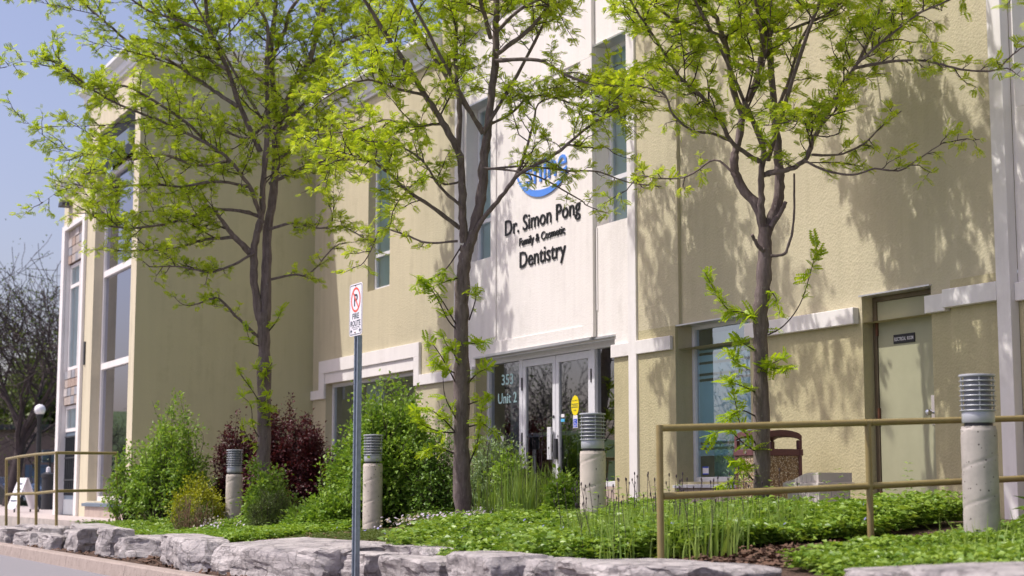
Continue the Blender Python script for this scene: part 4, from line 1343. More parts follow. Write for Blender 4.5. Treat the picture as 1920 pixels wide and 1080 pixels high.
T1.limb([(502, 160), (450, 120), (430, 60), (440, 0)], 3.5, 1.4, 0.0, 1.0, start=0.2)
T1.limb([(575, 125), (640, 80), (690, 60), (740, 30)], 3.5, 1.4, 0.3, 0.0, start=0.2)
for pts in ([(500, 720), (492, 700), (480, 690)], [(488, 650), (470, 640), (460, 610)], [(490, 760), (475, 735), (450, 700), (448, 690)], [(495, 690), (505, 690), (510, 680)], [(492, 830), (475, 800), (470, 760), (450, 740)], [(490, 780), (500, 760), (510, 770)], [(505, 620), (520, 600), (530, 575)],
            [(490, 840), (470, 830), (455, 800)], [(498, 800), (505, 780), (500, 740)]):
    T1.sprout(pts, (-0.03, -0.3), r=1.3)
b1 = dep(505, 250, 24.5)
T1.limb3([b1, b1 + np.array([0.4, -0.7, 0.8]), b1 + np.array([0.7, -1.5, 1.8]), b1 + np.array([0.8, -2.0, 2.6])], 0.026, 0.008, start=0.4)
T1.limb3([b1, b1 + np.array([-0.1, 0.6, 0.9]), b1 + np.array([-0.2, 1.2, 1.9]), b1 + np.array([0.1, 1.6, 2.8])], 0.026, 0.008, start=0.35)
p1 = dep(495, 905, 24.5)
T1.build('locust tree rising out of the purple shrub, left of the fire route sign', (p1[0], p1[1], bed_z(p1[0], p1[1])))

# the next tree of the row, its trunk just outside the picture on the right
T4 = Tree(10, 1.2)
q = np.array([-6.75, 8.5, -0.4])
T4.limb3([q, q + np.array([0, 0, 1.5]), q + np.array([0.05, 0, 2.6])], 0.09, 0.07, n=12, grow=False)
for k in range(12):
    a = k * 2.4
    h = 2.0 + 0.28 * k
    r = 1.45 - 0.04 * k
    v = np.array([math.cos(a), math.sin(a) * 0.75, 0])
    s0 = q + np.array([0.03, 0, min(h, 2.6)])
    T4.limb3([s0, s0 + v * r * 0.4 + np.array([0, 0, 0.5 + (h - min(h, 2.6)) * 0.6]), s0 + v * r + np.array([0, 0, 1.0 + (h - min(h, 2.6))])], 0.035, 0.008, start=0.3)
T4.build('locust tree at the right edge whose crown shades the wall by the corner pilaster', tuple(q))

# ================================================================== SHRUBS AND PLANTS
LEAF4 = simple_leaf(0.056, 0.019)
LEAF3 = simple_leaf(0.046, 0.016)
LEAFS = simple_leaf(0.022, 0.006)
LEAFV = simple_leaf(0.062, 0.019, 0.35, 0.15)
LEAFN = simple_leaf(0.030, 0.0035, 0.1, 0.1)
LEAFW = simple_leaf(0.060, 0.0085, 0.2, 0.2)


def shrub(name, label, cat, c, w, h, d, nshoot, tmpl, mat, per=26, stemmat=TWIG, lsc=1.0, spread=0.5, upr=0.5, leafstart=0.25, top_jit=0.25, stems_r=0.006, group=None, wander=0.07):
    root = thing(name, label, cat, c, group)
    st = MB(); P = []; Dv = []; S = []
    nshoot = int(nshoot * 1.45); per = int(per * 1.3)
    for i in range(nshoot):
        a = rng.random() * 2 * PI
        rr = math.sqrt(rng.random())
        el = rng.random() ** 0.8
        # a point on or inside a lumpy dome
        th = math.acos(1 - el) if el < 1 else PI / 2
        lump = 0.96 + 0.34 * noise.noise(Vector((math.cos(a) * 1.7 + c[0], math.sin(a) * 1.7 + c[1], th * 1.6)))
        fill = (0.60 + 0.40 * rng.random() ** 0.6) * lump
        tip = np.array([math.cos(a) * math.sin(th) * w * fill, math.sin(a) * math.sin(th) * d * fill, h * (0.10 + 0.90 * math.cos(th)) * fill * (1 + top_jit * (rng.random() - 0.5))])
        b = np.array([math.cos(a) * rr * w * spread * 0.5, math.sin(a) * rr * d * spread * 0.5, -0.03])
        mid = b * 0.4 + tip * 0.55 + np.array([0, 0, h * 0.16]) + rng.normal(size=3) * wander * h
        C = catmull([b, mid, tip], 5)
        st.tube(C, [stems_r * (1 - 0.7 * k / (len(C) - 1)) for k in range(len(C))], 4, caps=False)
        C = np.array(C)
        for k in range(per):
            t = leafstart + (1 - leafstart) * rng.random() ** 0.8
            f_ = t * (len(C) - 1); i2 = min(int(f_), len(C) - 2)
            p = C[i2] + (C[i2 + 1] - C[i2]) * (f_ - i2)
            tan = C[i2 + 1] - C[i2]; tan /= np.linalg.norm(tan) + 1e-9
            v = rng.normal(size=3)
            P.append(p + v * 0.024 * (1 + 1.6 * (rng.random() < 0.35))); Dv.append(v * 0.8 + tan * 0.7 + np.array([0, 0, upr * 0.4])); S.append(lsc * (0.65 + 0.6 * rng.random()))
    st.build('stems', stemmat, root)
    P = np.array(P)
    up = rnd_dirs(len(P)) * 0.7 + np.array([0, 0, 1.0])
    V, Fq = scatter(tmpl, P, Dv, up, S)
    o = np_mesh('leaves', V, Fq, mat, root)
    o['kind'] = 'stuff'
    return root


def bed_at(x, y, D):
    p = dep(x, y, D)
    return p


def at_bed(px, D):
    """a point of the planting bed seen in column px at distance D"""
    p = dep(px, 950, D)
    return (p[0], p[1], bed_z(p[0], p[1]))


shrub('green_shrub', 'tall bright green leafy shrub against the corner of the projecting block', 'shrub', at_bed(318, 26.3), 1.02, 2.12, 0.7, 200, LEAF4, SHRUBL, per=42, lsc=1.0, upr=0.8, spread=0.5)
shrub('green_shrub', 'airy green shrub spraying over the left end of the handrail', 'shrub', at_bed(245, 26.9), 0.45, 1.75, 0.4, 46, LEAF4, SHRUBL, per=36, upr=0.8)
shrub('purple_shrub', 'dark purple leaved shrub behind the left tree trunk', 'shrub', at_bed(548, 25.8), 0.86, 1.9, 0.8, 300, simple_leaf(0.05, 0.017), PURPLE, per=60, upr=0.3, spread=0.8, top_jit=0.1, wander=0.04)
shrub('purple_shrub', 'lower purple shrub tucked behind the tall green shrub', 'shrub', at_bed(452, 26.6), 0.6, 1.95, 0.5, 130, simple_leaf(0.05, 0.016), PURPLE, per=56, upr=0.3, spread=0.8, top_jit=0.1, wander=0.04)
shrub('golden_shrub', 'yellow green rounded shrub in front of the tall green shrub', 'shrub', at_bed(372, 24.6), 0.56, 0.86, 0.4, 150, simple_leaf(0.036, 0.013), GOLDL, per=44, upr=0.5, spread=0.9)
shrub('green_shrub', 'small bright shrub right of the farthest lamp bollard, under the left tree', 'shrub', at_bed(503, 23.4), 0.46, 1.15, 0.4, 70, LEAF4, SHRUBL, per=38, upr=0.6, spread=0.6)
shrub('brown_stem_plant', 'dormant plant with thin brown upright stems over grey green tufts', 'plant', at_bed(365, 23.4), 0.44, 0.66, 0.3, 130, LEAFN, NEEDLE, per=16, stemmat=BROWNST, leafstart=0.0, upr=1.2, spread=1.6, stems_r=0.006)
shrub('rosemary_mound', 'dull dark green needle leaved mound right of the white bollard', 'shrub', at_bed(512, 22.8), 0.42, 0.66, 0.36, 190, LEAFN, NEEDLE, per=60, upr=0.8, spread=1.2)
shrub('green_shrub', 'big glossy green shrub growing in front of the wide ground floor window', 'shrub', at_bed(735, 21.8), 0.90, 2.2, 0.7, 300, LEAF4, SHRUBL, per=50, upr=0.6, spread=0.5, lsc=1.05)
shrub('green_shrub', 'lighter green shrub on the left flank of the big glossy shrub, behind the sign post', 'shrub', at_bed(662, 22.3), 0.46, 1.6, 0.4, 95, LEAF4, SHRUBL, per=40, upr=0.7, spread=0.6)
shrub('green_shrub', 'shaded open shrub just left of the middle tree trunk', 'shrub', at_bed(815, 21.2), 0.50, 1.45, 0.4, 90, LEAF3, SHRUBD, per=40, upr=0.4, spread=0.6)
shrub('grey_shrub', 'grey green narrow leaved shrub between the middle tree trunk and the doors', 'shrub', at_bed(925, 20.4), 0.64, 1.2, 0.45, 120, LEAFW, GREYL, per=34, upr=0.5, spread=0.5)
shrub('green_shrub', 'small leafy shrub in front of the glass entrance doors', 'shrub', at_bed(968, 19.6), 0.44, 0.95, 0.3, 60, LEAF4, SHRUBL, per=26, upr=0.5)
shrub('green_shrub', 'fresh green shrub hugging the left side of the middle lamp bollard', 'shrub', at_bed(1062, 17.6), 0.26, 0.62, 0.25, 60, LEAF4, SHRUBL, per=30, upr=0.6)
shrub('green_shrub', 'low light green shrub spilling beside the sign post base', 'shrub', at_bed(612, 21.8), 0.50, 0.56, 0.4, 100, LEAF4, SHRUBL, per=34, upr=0.6, spread=1.0)
shrub('green_shrub', 'broad low leafy plant between the needle mound and the sign post', 'shrub', at_bed(570, 22.2), 0.38, 0.36, 0.3, 60, LEAFW, SHRUBL, per=30, upr=0.9, spread=1.0)


def carpet(name, label, cat, poly, n, tmpl, mat, h, lsc=1.0, flat=0.75, dens_noise=0.0, base=0.02, stemmat=None, cards=5):
    """ground cover: sprigs of leaves standing over the bed inside a polygon of X,Y points"""
    poly = np.array(poly); x0, y0 = poly.min(0); x1, y1 = poly.max(0)

    def inside(x, y):
        c = False; j = len(poly) - 1
        for i in range(len(poly)):
            if (poly[i, 1] > y) != (poly[j, 1] > y) and x < (poly[j, 0] - poly[i, 0]) * (y - poly[i, 1]) / (poly[j, 1] - poly[i, 1]) + poly[i, 0]:
                c = not c
            j = i
        return c
    P = []; Dv = []; S = []
    k = 0
    while k < n:
        x = x0 + (x1 - x0) * rng.random(); y = y0 + (y1 - y0) * rng.random()
        if not inside(x, y):
            continue
        nz = noise.noise(Vector((x * 2.1, y * 2.1, 3.3)))
        if dens_noise and nz < dens_noise * (rng.random() * 2 - 1) - 0.25:
            k += 1
            continue
        k += 1
        hh = h * (0.55 + 0.6 * (nz + 0.5)) * (0.55 + 0.5 * rng.random())
        z = bed_z(x, y)
        lean = rng.normal(size=2) * 0.45
        a0 = rng.random() * PI
        for j in range(cards):
            t = (j + 0.5) / cards
            p = np.array([x + lean[0] * hh * t, y + lean[1] * hh * t, z + base + hh * t])
            a = a0 + j * PI / 2
            for s in (0, PI):
                P.append(p); Dv.append((math.cos(a + s), math.sin(a + s), 0.9 - flat + 0.4 * rng.random() * t)); S.append(lsc * (0.6 + 0.55 * rng.random()))
    P = np.array(P)
    up = rnd_dirs(len(P)) * 0.65 + np.array([0, 0, 1.0])
    V, Fq = scatter(tmpl, P, Dv, up, S)
    o = np_mesh(name, V, Fq, mat)
    tag(o, label, cat, kind='stuff')
    return o


def blades(name, label, cat, spots, mat, hmin, hmax, per, width=0.008, buds=0.0, spread=0.09, lean=0.35):
    V = []; Fq = []; bud = MB()
    for (x, y) in spots:
        z = bed_z(x, y)
        for i in range(per):
            a = rng.random() * 2 * PI; r = spread * math.sqrt(rng.random())
            bx, by = x + r * math.cos(a), y + r * math.sin(a)
            h = hmin + (hmax - hmin) * rng.random()
            la = rng.random() * 2 * PI; ln = lean * rng.random() ** 1.5
            wd = width * (0.6 + 0.7 * rng.random())
            wa = rng.random() * PI
            ox, oy = math.cos(wa) * wd, math.sin(wa) * wd
            pts = []
            for k in range(4):
                t = k / 3
                cx = bx + math.cos(la) * ln * h * t * t; cy = by + math.sin(la) * ln * h * t * t
                cz = z - 0.02 + h * (t - 0.25 * ln * t * t)
                s = (1, 0.95, 0.7, 0.08)[k]
                pts.append(((cx - ox * s, cy - oy * s, cz), (cx + ox * s, cy + oy * s, cz)))
            b = len(V)
            for p_, q_ in pts:
                V += [p_, q_]
            for k in range(3):
                Fq.append((b + 2 * k, b + 2 * k + 1, b + 2 * k + 3, b + 2 * k + 2))
        if buds and rng.random() < buds:
            for _ in range(2):
                h = hmax * (0.95 + 0.5 * rng.random())
                bx, by = x + rng.normal() * spread * 0.6, y + rng.normal() * spread * 0.6
                tx, ty = bx + rng.normal() * 0.05, by + rng.normal() * 0.05
                bud.tube([(bx, by, z), ((bx + tx) / 2 + 0.01, (by + ty) / 2, z + h * 0.55), (tx, ty, z + h)], 0.0022, 4, caps=False)
                bud.tube([(tx, ty, z + h - 0.004), (tx, ty, z + h + 0.006), (tx, ty, z + h + 0.018), (tx, ty, z + h + 0.026)], [0.002, 0.0065, 0.006, 0.002], 6)
    o = np_mesh(name, np.array(V), np.array(Fq), mat)
    tag(o, label, cat, kind='stuff')
    if bud.v:
        b = bud.build('flower_stalks', BUD, o)
    return o


def region(n, poly):
    poly = np.array(poly); x0, y0 = poly.min(0); x1, y1 = poly.max(0); out = []
    while len(out) < n:
        x = x0 + (x1 - x0) * rng.random(); y = y0 + (y1 - y0) * rng.random()
        c = False; j = len(poly) - 1
        for i in range(len(poly)):
            if (poly[i, 1] > y) != (poly[j, 1] > y) and x < (poly[j, 0] - poly[i, 0]) * (y - poly[i, 1]) / (poly[j, 1] - poly[i, 1]) + poly[i, 0]:
                c = not c
            j = i
        if c:
            out.append((x, y))
    return out


carpet('vinca_carpet', 'glossy green vinca covering the bed in front of the right tree and litter bin', 'ground cover', [(-14.2, 8.3), (-12.4, 7.0), (-11.5, 5.75), (-10.7, 5.75), (-10.1, 6.5), (-10.0, 8.3), (-10.2, 9.35), (-14.4, 9.4), (-14.9, 8.8)], 6400, LEAFV, VINCA, 0.24, lsc=1.22)
carpet('vinca_carpet', 'light green vinca spreading left of the middle bollard above the stones', 'ground cover', [(-13.7, 5.75), (-11.6, 5.7), (-11.6, 6.8), (-13.4, 7.9), (-15.6, 8.6), (-16.3, 8.4), (-16.1, 7.5), (-14.7, 6.4)], 4600, LEAFV, VINCA, 0.22, lsc=1.18)
carpet('vinca_carpet', 'vinca patch behind the far left boulders', 'ground cover', [(-27.2, 6.0), (-25.2, 5.6), (-23.6, 5.7), (-23.4, 7.4), (-26.4, 7.4)], 2600, LEAFV, VINCA, 0.20)
carpet('vinca_carpet', 'mixed green growth between the white bollard and the sign post', 'ground cover', [(-23.6, 5.9), (-20.8, 5.7), (-19.4, 6.7), (-20.2, 8.6), (-23.5, 8.6)], 3200, LEAFV, SHRUBL, 0.16, lsc=1.1)
carpet('vinca_carpet', 'vinca around the foot of the right bollard and over the slab', 'ground cover', [(-9.15, 7.3), (-8.8, 6.5), (-7.2, 6.1), (-6.6, 8.6), (-8.6, 9.2), (-9.25, 8.9)], 3000, LEAFV, VINCA, 0.11)
carpet('thyme_mat', 'dark green creeping thyme mat beside the wide flat boulder', 'ground cover', [(-20.2, 8.2), (-19.3, 6.6), (-17.9, 5.9), (-14.2, 5.8), (-14.9, 6.5), (-16.6, 7.6), (-17.4, 8.4), (-18.6, 8.8)], 15000, simple_leaf(0.018, 0.005), MOSS, 0.05, base=0.0, cards=3)
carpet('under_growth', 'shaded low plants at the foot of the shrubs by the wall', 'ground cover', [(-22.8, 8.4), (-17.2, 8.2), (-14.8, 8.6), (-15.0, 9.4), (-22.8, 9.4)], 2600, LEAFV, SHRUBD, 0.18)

sp1 = region(210, [(-12.9, 7.7), (-11.5, 6.35), (-10.3, 6.0), (-9.9, 6.7), (-10.4, 7.9), (-11.6, 8.2)])
blades('allium_leaves', 'upright strap leaves and dark budded stalks rising through the vinca', 'plant', sp1, BLADE, 0.12, 0.40, 14, 0.007, buds=0.16, spread=0.17)
sp2 = region(40, [(-17.2, 8.3), (-16.1, 8.2), (-15.8, 8.8), (-16.8, 9.0)])
blades('allium_leaves', 'tall grassy tuft in front of the entrance doors', 'plant', sp2, BLADE, 0.34, 0.78, 18, 0.007, buds=0.25)
carpet('garden_weeds', 'paler taller weeds and mixed sprigs poking out of the vinca', 'plant', [(-14.0, 6.4), (-11.6, 5.8), (-10.0, 6.0), (-9.9, 9.0), (-14.6, 9.2)], 170, LEAFW, SHRUBL, 0.48, lsc=0.95, cards=8)
carpet('dead_leaves', 'scattered dry brown leaves lying in the bed', 'leaves', [(-23.0, 5.3), (-10.0, 5.2), (-8.8, 6.4), (-9.2, 8.6), (-23.0, 8.4)], 420, LEAF4, BROWNST, 0.05, lsc=0.9, cards=1)
shrub('moss_mound', 'low dark mossy mound at the foot of the middle tree', 'plant', (-17.35, 7.75, bed_z(-17.35, 7.75)), 0.42, 0.14, 0.3, 130, simple_leaf(0.02, 0.006), MOSS, per=46, spread=1.6, stems_r=0.002)
sp3 = region(14, [(-8.6, 7.6), (-7.9, 7.5), (-7.9, 8.3), (-8.5, 8.4)])
blades('grass_tuft', 'thin grass tuft at the right foot of the nearest grey bollard', 'plant', sp3, BLADE, 0.12, 0.34, 12, 0.004, lean=0.6)
lily = region(16, [(-8.6, 8.5), (-8.0, 8.4), (-7.9, 9.0), (-8.5, 9.1)])
shrub('lily_clump', 'leafy green clump of lance leaves at the right edge beside the bollard', 'plant', (-8.42, 8.75, bed_z(-8.4, 8.75)), 0.30, 0.55, 0.28, 34, simple_leaf(0.14, 0.016, 0.2, 0.3), SHRUBL, per=22, upr=0.6, spread=0.9)

PETAL = []
for k in range(5):
    a = k * 2 * PI / 5
    PETAL.append(a)


def flowers(name, label, cat, spots, mat, hh, size):
    V = []; Fq = []
    for (x, y, n_, sp_) in spots:
        for i in range(n_):
            px, py = x + rng.normal() * sp_, y + rng.normal() * sp_
            pz = bed_z(px, py) + hh * (0.7 + 0.6 * rng.random())
            nrm = Vector((rng.normal() * 0.5 - 0.1, rng.normal() * 0.5 - 0.5, 0.8)).normalized()
            a_ = nrm.orthogonal().normalized(); b_ = nrm.cross(a_)
            s = size * (0.75 + 0.5 * rng.random())
            c = Vector((px, py, pz))
            for a in PETAL:
                u = a_ * math.cos(a) + b_ * math.sin(a); v = a_ * -math.sin(a) + b_ * math.cos(a)
                i0 = len(V)
                V += [tuple(c), tuple(c + u * s * 0.6 + v * s * 0.33 + nrm * s * 0.1), tuple(c + u * s), tuple(c + u * s * 0.6 - v * s * 0.33 + nrm * s * 0.1)]
                Fq.append((i0, i0 + 1, i0 + 2, i0 + 3))
    o = np_mesh(name, np.array(V), np.array(Fq), mat)
    return tag(o, label, cat, kind='stuff')


ph = [(x, y, 9, 0.09) for x, y in region(70, [(-16.9, 6.9), (-16.3, 7.1), (-16.4, 8.2), (-17.2, 9.0), (-17.8, 8.8), (-17.1, 7.8)])]
flowers('phlox_flowers', 'drift of white and lilac creeping phlox blossom below the middle tree', 'flowers', ph, LILAC, 0.16, 0.016)
ph2 = [(*at_bed(px, D)[:2], n, 0.05) for px, D, n in ((392, 22.8, 14), (404, 22.0, 16), (412, 22.6, 10), (450, 21.5, 12), (398, 23.4, 10), (372, 21.8, 8))]
flowers('phlox_flowers', 'few lilac phlox heads left of the white bollard', 'flowers', ph2, LILAC, 0.22, 0.018)
vf = [(x, y, 1, 0.02) for x, y in region(60, [(-14.6, 6.3), (-13.2, 5.9), (-10.3, 5.9), (-9.9, 8.4), (-14.4, 9.0)])] + [(x, y, 1, 0.02) for x, y in region(26, [(-17.0, 6.4), (-15.4, 5.95), (-13.6, 5.9), (-14.2, 7.5), (-16.0, 7.6)])]
flowers('vinca_flowers', 'scattered violet vinca flowers', 'flowers', vf, VIOLET, 0.19, 0.017)

# bark chips on the open soil
P = []; D_ = []
for (x, y) in region(3200, [(-12.2, 4.95), (-8.8, 4.95), (-8.9, 7.8), (-9.9, 8.3), (-10.2, 6.0)]) + region(900, [(-26, 4.7), (-13, 4.7), (-13, 5.2), (-26, 5.2)]):
    P.append((x, y, bed_z(x, y) + 0.01 + 0.008 * rng.random())); D_.append(rng.normal(size=3) * (1, 1, 0.3))
V, Fq = scatter((np.array([(-0.5, -0.3, 0), (0.5, -0.2, 0.1), (0.5, 0.3, 0), (-0.5, 0.25, 0.1)]) * 0.045, np.array([(0, 1, 2, 3)])), np.array(P), np.array(D_), rnd_dirs(len(P)) * 0.5 + np.array([0, 0, 1.0]), 0.5 + rng.random(len(P)))
o = np_mesh('bark_chips', V, Fq, CHIP); tag(o, 'brown bark mulch chips on the bare soil by the handrail', 'mulch', kind='stuff')

# ================================================================== BOULDERS
def boulder(label, x0, x1, ytop, ybot, Yf, depth, seed, top_tilt=0.0, rough=1.0):
    """limestone block whose front face spans px x0..x1 and ytop..ybot on the plane Y=Yf"""
    rr = np.random.default_rng(seed + 100)
    A = onY(x0, (ytop + ybot) / 2, Yf); Bq = onY(x1, (ytop + ybot) / 2, Yf)
    xm = (x0 + x1) / 2
    zt = onY(xm, ytop, Yf)[2]; zb = onY(xm, ybot, Yf)[2] - 0.08
    X0, X1 = A[0], Bq[0]
    L, H = (X1 - X0) * 0.93, zt - zb
    bm = bmesh.new()
    bmesh.ops.create_cube(bm, size=1.0)
    bmesh.ops.subdivide_edges(bm, edges=bm.edges[:], cuts=19, use_grid_fill=True)
    sv = Vector((seed * 3.7, seed * 1.3, seed * 5.1))
    planes = []
    hx, hy, hz = L / 2, depth / 2, H / 2
    for k in range(13):
        if k < 8:
            a = rr.uniform(-PI, 0) if k < 6 else rr.uniform(0, PI)
            n_ = Vector((math.cos(a), math.sin(a), rr.uniform(-0.35, 0.5)))
        else:
            n_ = Vector((rr.uniform(-0.5, 0.5), rr.uniform(-0.8, 0.3), 1.0))
        n_.normalize()
        sup = abs(n_.x) * hx + abs(n_.y) * hy + abs(n_.z) * hz
        planes.append((n_, sup * rr.uniform(0.70, 0.92) if k < 8 else sup * rr.uniform(0.80, 0.97)))
    yaw = rr.uniform(-0.16, 0.10)
    for v in bm.verts:
        p = v.co * 2
        m = (abs(p.x) ** 9 + abs(p.y) ** 9 + abs(p.z) ** 9) ** (1 / 9)
        q_ = p / max(m, 1e-6) * max(abs(p.x), abs(p.y), abs(p.z))
        w_ = Vector((q_.x * hx, q_.y * hy, q_.z * hz))
        wob = noise.noise_vector(w_ * 3.0 + sv) * 0.035
        for n_, off in planes:
            e = n_.dot(w_ + wob) - off
            if e > 0:
                w_ -= n_ * e
        top = p.z > 0.98
        k_ = 0.3 if top else 1.0
        lay = math.floor((w_.z + 0.05 * noise.noise(w_ * 2.5 + sv)) * 13) * 0.61
        st = noise.noise(Vector((w_.x * 3.0, w_.y * 3.0, lay + seed))) * 0.042 * rough
        n1 = noise.noise_vector(w_ * 4.0 + sv) * 0.034 * rough
        n2 = noise.noise_vector(w_ * 11.0 + sv * 2) * 0.020 * rough
        n3 = noise.noise_vector(w_ * 27.0 + sv * 3) * 0.008 * rough
        d_ = n1 + n2 + n3
        w_ += Vector((d_.x, d_.y, d_.z * k_ * 0.7))
        if not top:
            h_ = Vector((p.x if abs(p.x) > 0.9 else 0, p.y if abs(p.y) > 0.9 else 0, 0))
            if h_.length > 0.1:
                w_ += h_.normalized() * st
        w_.z += top_tilt * p.y * (p.z > 0)
        v.co = Matrix.Rotation(yaw, 3, 'Z') @ w_
    me = bpy.data.meshes.new('boulder'); bm.to_mesh(me); bm.free()
    me.materials.append(ROCK)
    me.polygons.foreach_set('use_smooth', [True] * len(me.polygons))
    me.set_sharp_from_angle(angle=math.radians(26))
    o = bpy.data.objects.new('boulder', me); col.objects.link(o)
    o.location = ((X0 + X1) / 2, Yf + depth / 2 + rr.uniform(-0.06, 0.06), (zt + zb) / 2)
    return tag(o, label, 'boulder', 'limestone boulders edging the planting bed')


ST = [
    ('small grey boulder at the far left end of the row', -34, 16, 990, 1014, 4.72, 0.4, 1),
    ('layered grey boulder under the first handrail posts', 14, 86, 981, 1004, 5.02, 0.5, 2),
    ('squat boulder at kerb level under the layered one', 22, 56, 1000, 1019, 4.70, 0.3, 3),
    ('long rough slab whose top meets the pavement', 84, 212, 982, 1003, 5.20, 0.6, 4),
    ('lumpy low boulder on the kerb between two bigger blocks', 56, 94, 1003, 1026, 4.70, 0.25, 5),
    ('square pale block with a dark undercut right side', 92, 168, 992, 1031, 4.72, 0.40, 6),
    ('grey wedge boulder beside the square pale block', 163, 206, 993, 1032, 4.76, 0.40, 7),
    ('ledged boulder with a sloping pale top', 188, 252, 1002, 1041, 4.74, 1.0, 8),
    ('long low boulder with a deep shadowed notch in front of the vinca', 249, 386, 1008, 1053, 4.76, 0.5, 9),
    ('thin flat stone lying on the soil beside the kerb', 290, 388, 1052, 1066, 4.68, 0.25, 10),
    ('largest pale boulder with a wide flat top left of the sign post', 389, 580, 1022, 1086, 4.90, 1.1, 11, 0.03),
    ('cracked boulder directly behind the sign post', 583, 694, 1029, 1092, 5.22, 0.7, 12),
    ('flat topped slab tucked behind the sign post base', 655, 820, 1026, 1060, 5.55, 0.6, 16),
    ('broad weathered boulder right of the sign post', 692, 824, 1041, 1100, 5.20, 0.5, 13),
    ('smooth pale block below the light vinca patch', 822, 972, 1040, 1100, 5.22, 0.5, 14),
    ('dark cracked boulder between the smooth block and the handrail slab', 972, 1024, 1044, 1100, 5.32, 0.5, 17),
    ('wide flat slab left of the first near handrail post', 1010, 1292, 1060, 1110, 5.22, 0.9, 15),
    ('flat grey slab behind the near handrail posts', 1505, 1720, 1066, 1112, 5.7, 1.5, 18),
    ('big sloping slab in the bottom right corner', 1612, 1990, 1070, 1150, 5.3, 1.3, 19),
    ('small stone lying on the mulch by the right bollard', 1735, 1790, 1028, 1048, 7.25, 0.3, 20),
]
for k, s in enumerate(ST):
    s = list(s)
    s[5] += (0.0, 0.15)[k % 2] if s[1] < 500 else (0.0, 0.10)[k % 2]
    s[3] += (-2, 4)[k % 2]
    boulder(*s)

# ================================================================== LAMP BOLLARDS
def bollard_parts(root, colh, mat, seed):
    n, m = 56, 90
    V = []; Fq = []
    for j in range(m + 1):
        z = -0.25 + (colh + 0.25) * j / m
        for i in range(n):
            a = 2 * PI * i / n
            r = 0.127
            hx = ((z / 0.27) - a / (2 * PI)) % 1.0
            dist = min(hx, 1 - hx) * 0.27
            r -= 0.0055 * math.exp(-(dist / 0.007) ** 2)
            nz = noise.noise(Vector((math.cos(a) * 3 + seed, math.sin(a) * 3, z * 4)))
            r += 0.0015 * nz
            zz = z
            if j >= m - 1:
                r -= 0.006 + 0.010 * max(0, noise.noise(Vector((math.cos(a) * 4 + seed * 2, math.sin(a) * 4, 9))))
                zz -= 0.012 * max(0, noise.noise(Vector((math.cos(a) * 5, math.sin(a) * 5 + seed, 5))))
            V.append((r * math.cos(a), r * math.sin(a), zz))
    for j in range(m):
        for i in range(n):
            i2 = (i + 1) % n
            Fq.append((j * n + i, j * n + i2, (j + 1) * n + i2, (j + 1) * n + i))
    mb = MB(); mb.v = V; mb.f = Fq + [tuple(m * n + i for i in range(n))]
    mb.build('column', mat, root, smooth=True)
    z = colh + 0.012
    MB().lathe([(0.10, -0.03), (0.10, 0.02)], (0, 0, z), 28).build('mounting', DARKM, root)
    MB().lathe([(0.112, 0.0), (0.115, 0.004), (0.115, 0.080), (0.112, 0.084)], (0, 0, z + 0.012), 36).build('collar', LAMPG, root, smooth=True)
    MB().lathe([(0.094, 0.0), (0.094, 0.248)], (0, 0, z + 0.096), 36).build('lamp_core', LAMPC, root, smooth=True)
    ring = MB().lathe([(0.098, 0.0), (0.126, 0.002), (0.128, 0.006), (0.126, 0.010), (0.098, 0.012)], (0, 0, 0), 40).mesh('louvre', LAMPG, True)
    for k in range(7):
        o = bpy.data.objects.new('louvre', ring); col.objects.link(o); o.parent = root
        o.location = (0, 0, z + 0.094 + k * 0.0352)
    MB().lathe([(0.098, 0.0), (0.128, 0.003), (0.130, 0.010), (0.127, 0.018), (0.08, 0.022), (0.01, 0.024)], (0, 0, z + 0.340), 40).build('cap', LAMPG, root, smooth=True)
    rodm = MB().lathe([(0.0065, 0.0), (0.0065, 0.248)], (0, 0, 0), 8).mesh('rod', LAMPG, True)
    for a in (0.5, 2.07, 3.64, 5.21):
        o = bpy.data.objects.new('rod', rodm); col.objects.link(o); o.parent = root
        o.location = (0.111 * math.cos(a), 0.111 * math.sin(a), z + 0.096)


BL = [
    ((-8.94, 8.30, -0.42), 0.875, CONC_SHADE, 'weathered lamp bollard nearest the camera, tree shade painted into its grey, chipped at its top rim', 3, 3.6),
    ((-14.05, 8.05, -0.44), 0.825, CONC, 'pale lamp bollard in front of the right sidelight of the entrance doors', 1, 0.8),
    ((-19.73, 8.04, -0.56), 0.905, CONC, 'pale lamp bollard half hidden behind the sign post', 2, 2.0),
    ((-24.2, 7.6, -0.69), 0.935, CONC, 'farthest lamp bollard, whitest, standing between the purple shrub and the golden shrub', 4, 5.0),
]
for loc, h, mat, label, seed, rz in BL:
    r = thing('lamp_bollard', label, 'bollard light', loc, 'concrete lamp bollards along the bed')
    bollard_parts(r, h, mat, seed)
    r.rotation_euler.z = rz

# ================================================================== HANDRAILS
R2 = 0.0245
hr = thing('handrail', 'olive painted pipe handrail rising past the right lamp bollard', 'handrail', (-9.6, 6.03, -0.6))


def rz(y, o): return 0.425 + (y - 6.03) * 0.040 + o


def hl(p): return (p[0] + 9.6, p[1] - 6.03, p[2] + 0.6)


top = [(-9.6, 6.03, rz(6.03, 0)), (-9.6, 8.0, rz(8.0, 0)), (-9.6, 10.3, rz(10.3, 0))]
MB().tube([hl(p) for p in top], R2, 16).build('top_rail', RAILM, hr, smooth=True)
MB().tube([hl((p[0], p[1] + (0.02 if i == 0 else 0), p[2] - 0.465)) for i, p in enumerate(top)], R2, 16).build('mid_rail', RAILM, hr, smooth=True)
for y in (6.03, 7.84, 9.66):
    zz = rz(y, 0)
    MB().tube([hl((-9.6, y, -0.78)), hl((-9.6, y, zz + (0.022 if y < 7 else -0.005)))], R2, 16).build('post', RAILM, hr, smooth=True)

